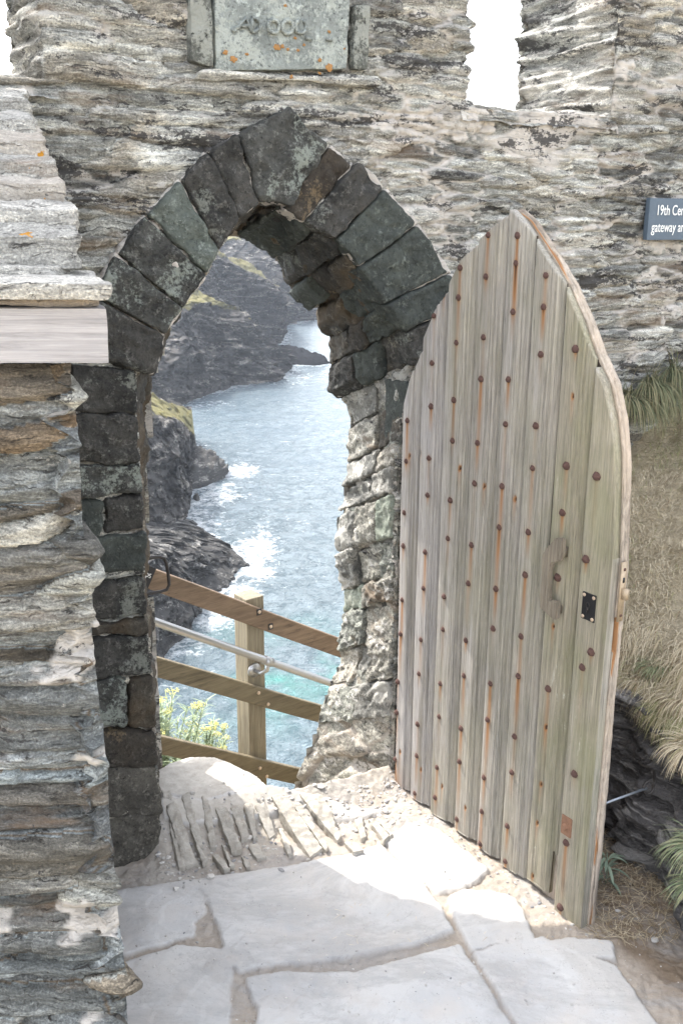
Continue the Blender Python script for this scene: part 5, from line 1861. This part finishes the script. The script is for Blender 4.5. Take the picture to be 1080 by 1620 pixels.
# post first
pc = [fpt(371, 985, -.05), fpt(394, 985, -.05)]
pz1 = fpt(392, 946, -.06)[2]; pz0 = -1.6
pr = fpt(420, 1100, -.042); pm = fpt(393, 1100, -.042)
pw = np.linalg.norm((pr - pm)[:2])
pb = MB()
c_ = (pr + pm) / 2 - FN * .055
c_[2] = (pz1 + pz0) / 2
pb.box(c_, FD * pw / 2 * 1.0, FN * .055, [0, 0, (pz1 - pz0) / 2])
po = pb.build('post', M['post'], fence, smooth=False)
bv = po.modifiers.new('b', 'BEVEL'); bv.width = .004; bv.segments = 2
_, top_r = board(229, 891, 933, 538, 1013, 1038, .04, 'handrail', M['rail'], 0.0, ext=(.35, .8))
_, mid_r = board(242, 1036, 1072, 505, 1117, 1142, .035, 'rail', M['fence'], 0.0, ext=(.5, .9))
_, low_r = board(250, 1162, 1195, 470, 1217, 1240, .035, 'rail', M['fence'], 0.0, ext=(.5, .9))
for (x, y, sq) in ((410, 968, 1), (428, 991, 1), (409, 1096, 0), (424, 1114, 0), (411, 1215, 0), (422, 1228, 0)):
    c = fpt(x, y, .001)
    b = MB()
    b.tube([c - FN * .002, c + FN * .004, c + FN * .0062], [.0085, .0085, .005], 12)
    bo = b.build('bolt', M['screw'], fence)
    if sq:
        b = MB(); b.box(c, FD * .013, FN * .0016, [0, 0, .015]); b.build('bolt_recess', M['black'], fence, smooth=False)
# tubular steel handrail with bracket
t0, t1 = fpt(235, 980, .07), fpt(530, 1083, .07)
dv = (t1 - t0) / np.linalg.norm(t1 - t0)
tr_ = empty('steel_handrail', 'grey tubular steel handrail running down inside the timber fence', 'handrail', loc=tuple(fpt(420, 1045, .07)))
b = MB(); b.tube([t0 - dv * .4, t0, t1, t1 + dv * .8], .0175, 16); b.build('tube', M['steel'], tr_)
b = MB()
cc_ = fpt(424, 1046, .07)
b.tube([cc_ - dv * .022, cc_ + dv * .022], .0225, 16)
b.build('collar', M['steel'], tr_)
b = MB()
e0 = fpt(402, 1060, -.035); 
b.tube([cc_ + np.array([0, 0, -.012]), cc_ + np.array([-.005, .01, -.05]), (cc_ + e0) / 2 + np.array([0, 0, -.04]), e0 + FN * .012], .010, 10)
b.tube([e0 + FN * .0, e0 + FN * .008], [.036, .034], 20)
b.build('bracket', M['steel'], tr_)
# little dark sign screwed to the handrail end
sb = empty('notice_plate', 'small black notice plate with white letters ps on the handrail end', 'sign', loc=tuple(fpt(232, 915)))
sq4 = [fpt(x, y, .004) for x, y in ((212, 905), (232, 930), (247, 900), (215, 882))]
b = MB()
pa_ = [fpt(x, y, .003) for x, y in ((196, 880), (196, 918), (233, 932), (247, 899))]
V = [p for p in pa_] + [p + FN * .004 for p in pa_]
b.add(V, quads=[[4, 5, 6, 7], [0, 3, 2, 1], [0, 1, 5, 4], [1, 2, 6, 5], [2, 3, 7, 6], [3, 0, 4, 7]])
b.build('panel', M['black'], sb, smooth=False)
b = MB()
for st in ([(231.5, 907), (229.8, 918)], arc(233, 909.5, 2.2, 2.9, 0, 360, 10), [(239.5, 908.5), (237, 908.2), (236.4, 910.2), (238.4, 911.6), (237.8, 914), (235.6, 913.6)], arc(227, 906, 2.2, 2.9, 0, 360, 10)):
    b.tube([fpt(x, y, .0075) for x, y in st], .0018, 6)
b.build('lettering', M['letter'], sb)
# iron loop on the left jamb
lp_ = MB()
dj = .06
pts = [(228, 887), (240, 882), (252, 881), (260, 883), (263, 890), (266, 905), (268, 925), (264, 933), (254, 936), (240, 938), (229, 940)]
PP = []
for i, (x, y) in enumerate(pts):
    u, z = px_uz(x, y, .16)
    PP.append(wpt(u, z, .16))
PP = [PP[0] - WE * .05] + PP + [PP[-1] - WE * .05 + np.array([0, 0, -.0])]
lp_.tube(PP, .0058, 10)
lpq = lp_.build('iron_loop', M['iron'])
tag(lpq, 'bent dark iron loop projecting from the left jamb of the gateway', 'iron loop'); lpq['base'] = tuple(float(v) for v in PP[0])

# rock samphire behind the low rail
def samphire(c, label, n, seed, sc=1.0):
    r = np.random.RandomState(seed)
    pl = empty('samphire_plant', label, 'plant', 'rock samphire below the fence', loc=tuple(c))
    L_, S_, Fl = MB(), MB(), MB()
    for k in range(n):
        a = r.uniform(0, 6.28); sp = r.uniform(0, .16) * sc
        base = np.array(c) + np.array([math.cos(a) * sp * .5, math.sin(a) * sp * .5, -.02])
        tip = np.array(c) + np.array([math.cos(a) * sp * 1.3, math.sin(a) * sp * 1.3, r.uniform(.16, .34) * sc])
        mid = (base + tip) / 2 + r.normal(0, .015, 3)
        S_.tube([base, mid, tip], [.004, .003, .002], 5, dict(r1=.4))
        for j in range(46):
            t = r.uniform(.1, 1)
            q = base * (1 - t) ** 2 + 2 * mid * t * (1 - t) + tip * t * t
            a2 = r.uniform(0, 6.28)
            blade(L_, q, (math.cos(a2), math.sin(a2), r.uniform(.3, 1.3)), r.uniform(.03, .06) * sc, .0036, .5, r.uniform(0, 1), 3)
        if r.uniform() < .42:
            Fl = MB()
            for j in range(40):
                a2 = r.uniform(0, 6.28); q = math.sqrt(r.uniform()) * .026 * sc
                pp = tip + np.array([math.cos(a2) * q, math.sin(a2) * q, .014 + r.uniform(0, .006)])
                V = IV * .0032 + pp
                Fl.add(V, tris=IF, attrs=dict(r1=r.uniform()))
            Fl.build('flower_head', M['flower'], pl)
    L_.build('leaves', M['samphire'], pl); S_.build('stem', M['samphire'], pl)


sb0 = on_plane(272, 1200, FP0 - FN * .35, FN); sb1 = on_plane(318, 1205, FP0 - FN * .30, FN)
samphire(sb0 + np.array([-.05, 0, -.12]), 'yellow flowered samphire bush beside the left jamb behind the low rail', 40, 901, 1.35)
samphire(sb1 + np.array([0, 0, -.12]), 'smaller samphire bush next to the fence post behind the low rail', 26, 902, .95)

# ==================================================================== CLIFFS AND SEA
ZS = -42.0


def sea_pt(x, y):
    return on_z(x, y, ZS)


def headland(name, label, st, seed, back=60, amp=1.0, mat='cliff', grass_y=.62, plateau=.12, nS_=420, nT_=260, lam=1.0, bs=1.0):
    """st: stations (px base x,y, px top x,y, setback of the top in metres, plateau drop or rise)"""
    base = np.array([sea_pt(a[0], a[1]) for a in st])
    tops = []
    for a, b0 in zip(st, base):
        D = math.hypot(b0[0], b0[1]) + a[4] * .45
        tops.append(at_dist(a[2], a[3], D))
    tops = np.array(tops)
    k = np.linspace(0, 1, nS_)
    Bp = poly_at(base, k)
    # tops resampled with the same parameter as the base
    L = np.concatenate([[0], np.cumsum(np.linalg.norm(np.diff(base, axis=0), axis=1))]); L /= L[-1]
    Tp = np.stack([np.interp(k, L, tops[:, i]) for i in range(3)], -1)
    t = np.linspace(0, 1, nT_)
    P = np.zeros((nS_, nT_, 3))
    inward = Tp[:, :2] - Bp[:, :2]
    away = np.array([-.62, .80])
    inw = inward / (np.linalg.norm(inward, axis=1)[:, None] + 1e-6)
    inw = .5 * inw + .5 * away
    inw /= np.linalg.norm(inw, axis=1)[:, None]
    cliff_t = .68
    for j, tv in enumerate(t):
        if tv < .06:      # under water
            q = tv / .06
            P[:, j, :2] = Bp[:, :2] - inw * 3 * (1 - q)
            P[:, j, 2] = ZS - 3 * (1 - q)
        elif tv < cliff_t:
            q = (tv - .06) / (cliff_t - .06)
            hz = q + .05 * math.sin(q * 12 + seed)
            sx = q ** 1.35
            P[:, j, :2] = Bp[:, :2] * (1 - sx) + Tp[:, :2] * sx
            P[:, j, 2] = ZS + (Tp[:, 2] - ZS) * np.clip(hz, 0, 1.02)
        else:
            q = (tv - cliff_t) / (1 - cliff_t)
            P[:, j, :2] = Tp[:, :2] + inw * (back * q ** 1.4) * (np.sin(math.pi * np.clip(k, .0, 1)) ** .5)[:, None]
            P[:, j, 2] = Tp[:, 2] + back * q ** 1.4 * plateau * np.sin(math.pi * k) ** .5 - max(0, q - .75) * 4 * 20 * np.sin(math.pi * k) ** .5
    hgt_ = (P[..., 2] - ZS)
    x, y, z = P[..., 0], P[..., 1], P[..., 2]
    w_ = sst(-3, 3, hgt_)
    rk = amp * (4.2 * fbm(x * .05, y * .05, z * .07, seed, 3) + 1.6 * (1 - 3 * np.abs(pn(x * .09, y * .09, z * .02, seed + 40))) + 1.2 * (1 - 2 * np.abs(fbm(x * .16, y * .16, z * .28 + .15 * x, seed + 7, 3)))
                + lam * .7 * np.tanh(2.5 * pn(x * .10 + z * .1, y * .10, z * .95 + .32 * x, seed + 11)) + .4 * fbm(x * .7, y * .7, z * 1.8 + x * .4, seed + 12, 3))
    al = x * .6 - y * .8
    wob = 1.2 * fbm(x * .12, y * .12, z * .12, seed + 30, 3)
    zt_l = z + .3 * al
    rk = rk * (.35 + .65 * bs) + amp * (2.4 * blocks(al / (9 * bs) + wob, zt_l / (3.1 * bs) + wob, seed + 31) + 1.5 * blocks(al / (3.2 * bs) + wob, zt_l / (1.1 * bs) + wob * 2, seed + 33) + .9 * fbm(x * .35, y * .35, z * .5, seed + 35, 4))
    q_t = np.clip((t - .06) / (cliff_t - .06), 0, 1)[None]
    fade = np.where(t[None] > cliff_t, .35, 1.0)
    nrm = np.concatenate([-inw, np.zeros((nS_, 1))], 1)
    P[..., 0] += nrm[:, 0][:, None] * rk * w_ * fade
    P[..., 1] += nrm[:, 1][:, None] * rk * w_ * fade
    P[..., 2] += .35 * rk * w_ * np.where(t[None] > cliff_t, .6, .35)
    grass = sst(1.0, .88, k)[:, None] * sst(grass_y, grass_y + .12, t[None] + .10 * fbm(x * .05, y * .05, z * .1, seed + 20, 3)) * 1.25 * (t[None] < .90)
    b = MB()
    b.grid(P, dict(grass=grass))
    o = b.build(name, M[mat])
    tag(o, label, kind='structure')
    return base


coast = []
coast.append(headland('far_headland', 'hazy farthest headland with sheer dark cliffs', [
    (350, 500, 340, 340, 40), (400, 508, 378, 366, 40), (455, 514, 412, 385, 40), (470, 512, 440, 402, 30), (485, 508, 466, 440, 22), (498, 505, 482, 474, 14), (506, 500, 497, 484, 12), (512, 488, 505, 484, 40)], 151, back=120, amp=2.2, grass_y=.70, plateau=.05))
coast.append(headland('high_headland', 'tall headland with a straw coloured grassy slope on top', [
    (250, 585, 290, 400, 60), (340, 575, 335, 408, 55), (400, 560, 368, 420, 50), (432, 548, 398, 434, 40), (440, 545, 424, 444, 28), (444, 540, 442, 456, 14), (448, 530, 449, 475, 8), (446, 520, 449, 492, 30)], 161, back=90, amp=1.7, grass_y=.645, plateau=.16))
coast.append(headland('middle_headland', 'broad dark cliff with a grassy shoulder dropping to the water', [
    (200, 640, 240, 500, 40), (290, 637, 288, 492, 34), (330, 622, 315, 482, 30), (365, 613, 345, 480, 26), (400, 606, 372, 488, 18), (430, 603, 388, 503, 14), (446, 598, 402, 520, 12), (458, 584, 402, 545, 16), (450, 572, 420, 560, 10), (430, 562, 420, 556, 22)], 171, back=55, amp=1.25, grass_y=.65, plateau=.155))
coast.append(headland('near_headland', 'near dark slate cliff with yellow green turf above the rocks', [
    (120, 900, 150, 560, 30), (200, 880, 215, 640, 26), (270, 856, 240, 660, 22), (292, 830, 262, 668, 18), (296, 800, 284, 672, 14), (297, 770, 298, 682, 9), (300, 745, 308, 690, 5), (306, 716, 310, 704, 3), (298, 700, 305, 690, 14)], 181, back=26, amp=.8, grass_y=.66, plateau=.16, lam=1.2))
coast.append(headland('rock_platform', 'low wave washed slabs of dark slate below the near cliff', [
    (150, 1110, 150, 900, 16), (235, 1075, 215, 905, 14), (262, 1030, 225, 890, 14), (290, 1008, 240, 875, 13), (312, 975, 255, 868, 12), (330, 950, 265, 860, 10), (365, 925, 280, 850, 9), (392, 893, 290, 842, 8), (372, 872, 300, 838, 6), (335, 850, 300, 832, 4), (300, 818, 290, 815, 6)], 191, back=14, amp=.8, mat='searock', grass_y=1.6, plateau=.02, lam=1.6, bs=.35))


def sea_rock(name, label, outline, hgt_, seed, dist_off=0):
    base = np.array([sea_pt(x, y) for x, y in outline])
    c = base.mean(0)
    n_ = 90
    rp_ = poly_at(np.concatenate([base, base[:1]]), np.linspace(0, 1, n_ + 1))[:-1]
    m_ = 36
    P = np.zeros((n_, m_, 3))
    for j in range(m_):
        q = j / (m_ - 1)
        s_ = math.cos(q * math.pi / 2) ** .75
        P[:, j] = c + (rp_ - c) * s_ * (1.04 if j == 0 else 1)
        P[:, j, 2] = ZS - 1 + (hgt_ + 1) * math.sin(q * math.pi / 2) ** .7
    x, y, z = P[..., 0], P[..., 1], P[..., 2]
    nn = .22 * hgt_ * (fbm(x * .5, y * .5, z * .8, seed, 4) + .8 * np.tanh(2 * pn(x * .2, y * .2, z * 1.6 + .5 * x, seed + 5)))
    P[..., 2] += nn * sst(-1, 1, z - ZS)
    P[..., 0] += nn * .5; P[..., 1] += nn * .6
    b = MB(); b.grid(P, dict(grass=0), close_u=True)
    o = b.build(name, M['wet_rock' if seed == 197 else 'searock'])
    o['base'] = tuple(float(v) for v in (c[0], c[1], ZS))
    tag(o, label, 'rock')
    return rp_


coast.append(sea_rock('sea_rock', 'rounded brown rock jutting from the near cliff into white surf', [(288, 728), (310, 724), (340, 734), (362, 746), (354, 758), (335, 765), (326, 770), (298, 776), (286, 760)], 3.4, 195))
coast.append(sea_rock('sea_rock', 'long low dark spit of rock reaching out before the far headlands', [(424, 554), (450, 552), (480, 560), (505, 568), (522, 575), (500, 578), (470, 577), (452, 578), (434, 574)], 2.6, 197))
sea_rock('sea_rock', 'tiny dark rock awash in foam below the near cliff', [(305, 788), (312, 785), (318, 790), (312, 794)], .8, 199)

# sea
ang_n, rad_n = 420, 520
a_ = np.linspace(rad(-30), rad(30), ang_n)
rr = np.exp(np.linspace(math.log(40), math.log(900), rad_n))
A, Rr = np.meshgrid(a_, rr, indexing='ij')
SX, SY = np.sin(A) * Rr, np.cos(A) * Rr
wz = .22 * fbm(SX * .09, SY * .16, 0, 211, 4) + .10 * pn(SX * .5, SY * .8, 0, 212)
cd = np.full(SX.shape, 400.0)
for cpts in coast:
    for i in range(0, len(cpts) - 1):
        ax, ay = cpts[i][:2]; bx, by = cpts[i + 1][:2]
        vx, vy = bx - ax, by - ay
        tq = np.clip(((SX - ax) * vx + (SY - ay) * vy) / (vx * vx + vy * vy + 1e-9), 0, 1)
        cd = np.minimum(cd, np.hypot(SX - ax - tq * vx, SY - ay - tq * vy))
foam = .95 * np.exp(-cd / (2.0 + Rr * .006)) - .05
for (x, y, rx, ry, am) in ((405, 880, 40, 55, .95), (385, 935, 35, 30, .9), (340, 980, 45, 30, .9), (300, 1010, 50, 30, .8), (380, 745, 35, 14, .95), (350, 780, 60, 22, .75), (310, 800, 40, 40, .7), (470, 600, 60, 12, .45), (320, 640, 60, 10, .45), (520, 590, 20, 20, .4),
                           (480, 830, 40, 15, .32), (440, 700, 40, 10, .25), (500, 900, 40, 20, .30), (480, 1190, 30, 15, .3), (330, 830, 50, 30, .6)):
    c = sea_pt(x, y); ex_ = sea_pt(x + rx, y); ey_ = sea_pt(x, y - ry)
    qx = abs(ex_[0] - c[0]); qy = abs(ey_[1] - c[1])
    foam = np.maximum(foam, am * np.exp(-(((SX - c[0]) / qx) ** 2 + ((SY - c[1]) / qy) ** 2)))
turq = np.zeros(SX.shape)
for (x, y, rx, ry, am) in ((450, 1080, 90, 50, 1.0), (520, 1060, 60, 40, 1.0), (380, 1010, 60, 30, .6), (500, 1010, 60, 30, .6)):
    c = sea_pt(x, y); ex_ = sea_pt(x + rx, y); ey_ = sea_pt(x, y - ry)
    qx = abs(ex_[0] - c[0]); qy = abs(ey_[1] - c[1])
    turq = np.maximum(turq, am * np.exp(-(((SX - c[0]) / qx) ** 2 + ((SY - c[1]) / qy) ** 2)))
b = MB()
b.grid(np.stack([SX, SY, ZS + wz], -1), dict(foam=foam, turq=turq), flip=True)
# the rest of the sea out to the horizon, a little lower so it never meets the inner sheet
big = MB()
na = 96
ring_r = [3, 60, 300, 900, 2000, 3900]
aa = np.linspace(0, 2 * math.pi, na, endpoint=False)
Pb = np.stack([np.stack([np.sin(aa) * r_, np.cos(aa) * r_, np.full(na, ZS - .6)], -1) for r_ in ring_r], 1)
b.grid(Pb, dict(foam=0, turq=0), close_u=True, flip=True)
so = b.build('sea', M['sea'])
tag(so, 'choppy blue green sea with white surf along the rocks', kind='structure')

# the land the gateway stands on
uu = np.concatenate([np.arange(-70, -4, 3.0), np.arange(-4, 6, .25), np.arange(6, 70, 3.0)])
dd_ = np.concatenate([np.arange(-70, -6, 3.0), np.arange(-6, 6, .2), np.arange(6, 26, 1.0)])
A, B = np.meshgrid(uu, dd_, indexing='ij')
Z0 = -.16 - .0 * A
ed = 1.25 + .3 * pn(A * .5, B * 0, 0, 221)
Z0 = Z0 - .9 * sst(.3, 1.2, B) - np.maximum(B - ed, 0) * 2.4 + .25 * fbm(A * .8, B * .8, 0, 222, 4) * sst(.9, 3, B)
Z0 = Z0 - np.maximum(A - .6, 0) * .5 * sst(.4, 1.2, B) * sst(30, 5, A)
Z0 = np.where(B < -4, Z0 + .25 * fbm(A * .1, B * .1, 0, 223, 3), Z0)
Z0 = np.where(B < .2, np.minimum(Z0, -.16 + np.where((np.abs(A) > 6) | (B < -4), 1.0, 0)), Z0)
Z0 = np.maximum(Z0, ZS - 4)
b = MB()
b.grid(wpt(A, Z0, B), dict(grass=sst(1.5, .5, B) * 1.2 + .45 * sst(12, 0, B)))
gl = b.build('ground', M['rock'])
tag(gl, 'rocky headland ground under the gateway', kind='structure')

# light haze over the bay
hz = bpy.data.meshes.new('haze')
bmh = bmesh.new()
bmesh.ops.create_cube(bmh, size=1.0)
zlo, zhi = ZS - 6.0, 14.0
bmesh.ops.scale(bmh, vec=(8200, 8200, zhi - zlo), verts=bmh.verts)
bmesh.ops.translate(bmh, vec=(0, 0, (zhi + zlo) / 2), verts=bmh.verts)
bmh.to_mesh(hz); bmh.free()
hm = bpy.data.materials.new('sea_haze'); hm.use_nodes = True
hn = hm.node_tree.nodes; hn.clear()
ho = hn.new('ShaderNodeOutputMaterial'); hv = hn.new('ShaderNodeVolumePrincipled')
hv.inputs['Color'].default_value = (.80, .88, 1.0, 1)
hv.inputs['Density'].default_value = .0002
hv.inputs['Anisotropy'].default_value = .3
hm.node_tree.links.new(hv.outputs[0], ho.inputs['Volume'])
ho_ = add_obj('haze', hz, None, hm)
tag(ho_, 'thin pale sea haze over the bay', kind='stuff')

# ------------------------------------------------------------------ put every thing's origin at its base
for o in list(scn.objects):
    if o.parent is None and 'base' in o:
        base = Vector(o['base'])
        del o['base']
        o.location = base
        if o.type == 'MESH':
            o.data.transform(Matrix.Translation(-base))
        stack = list(o.children)
        for c in stack:
            if c.get('inst'):
                c.location = c.location - base
                del c['inst']
            else:
                if c.type == 'MESH': c.data.transform(Matrix.Translation(-base))
                for g in c.children:
                    if g.type == 'MESH': g.data.transform(Matrix.Translation(-base))
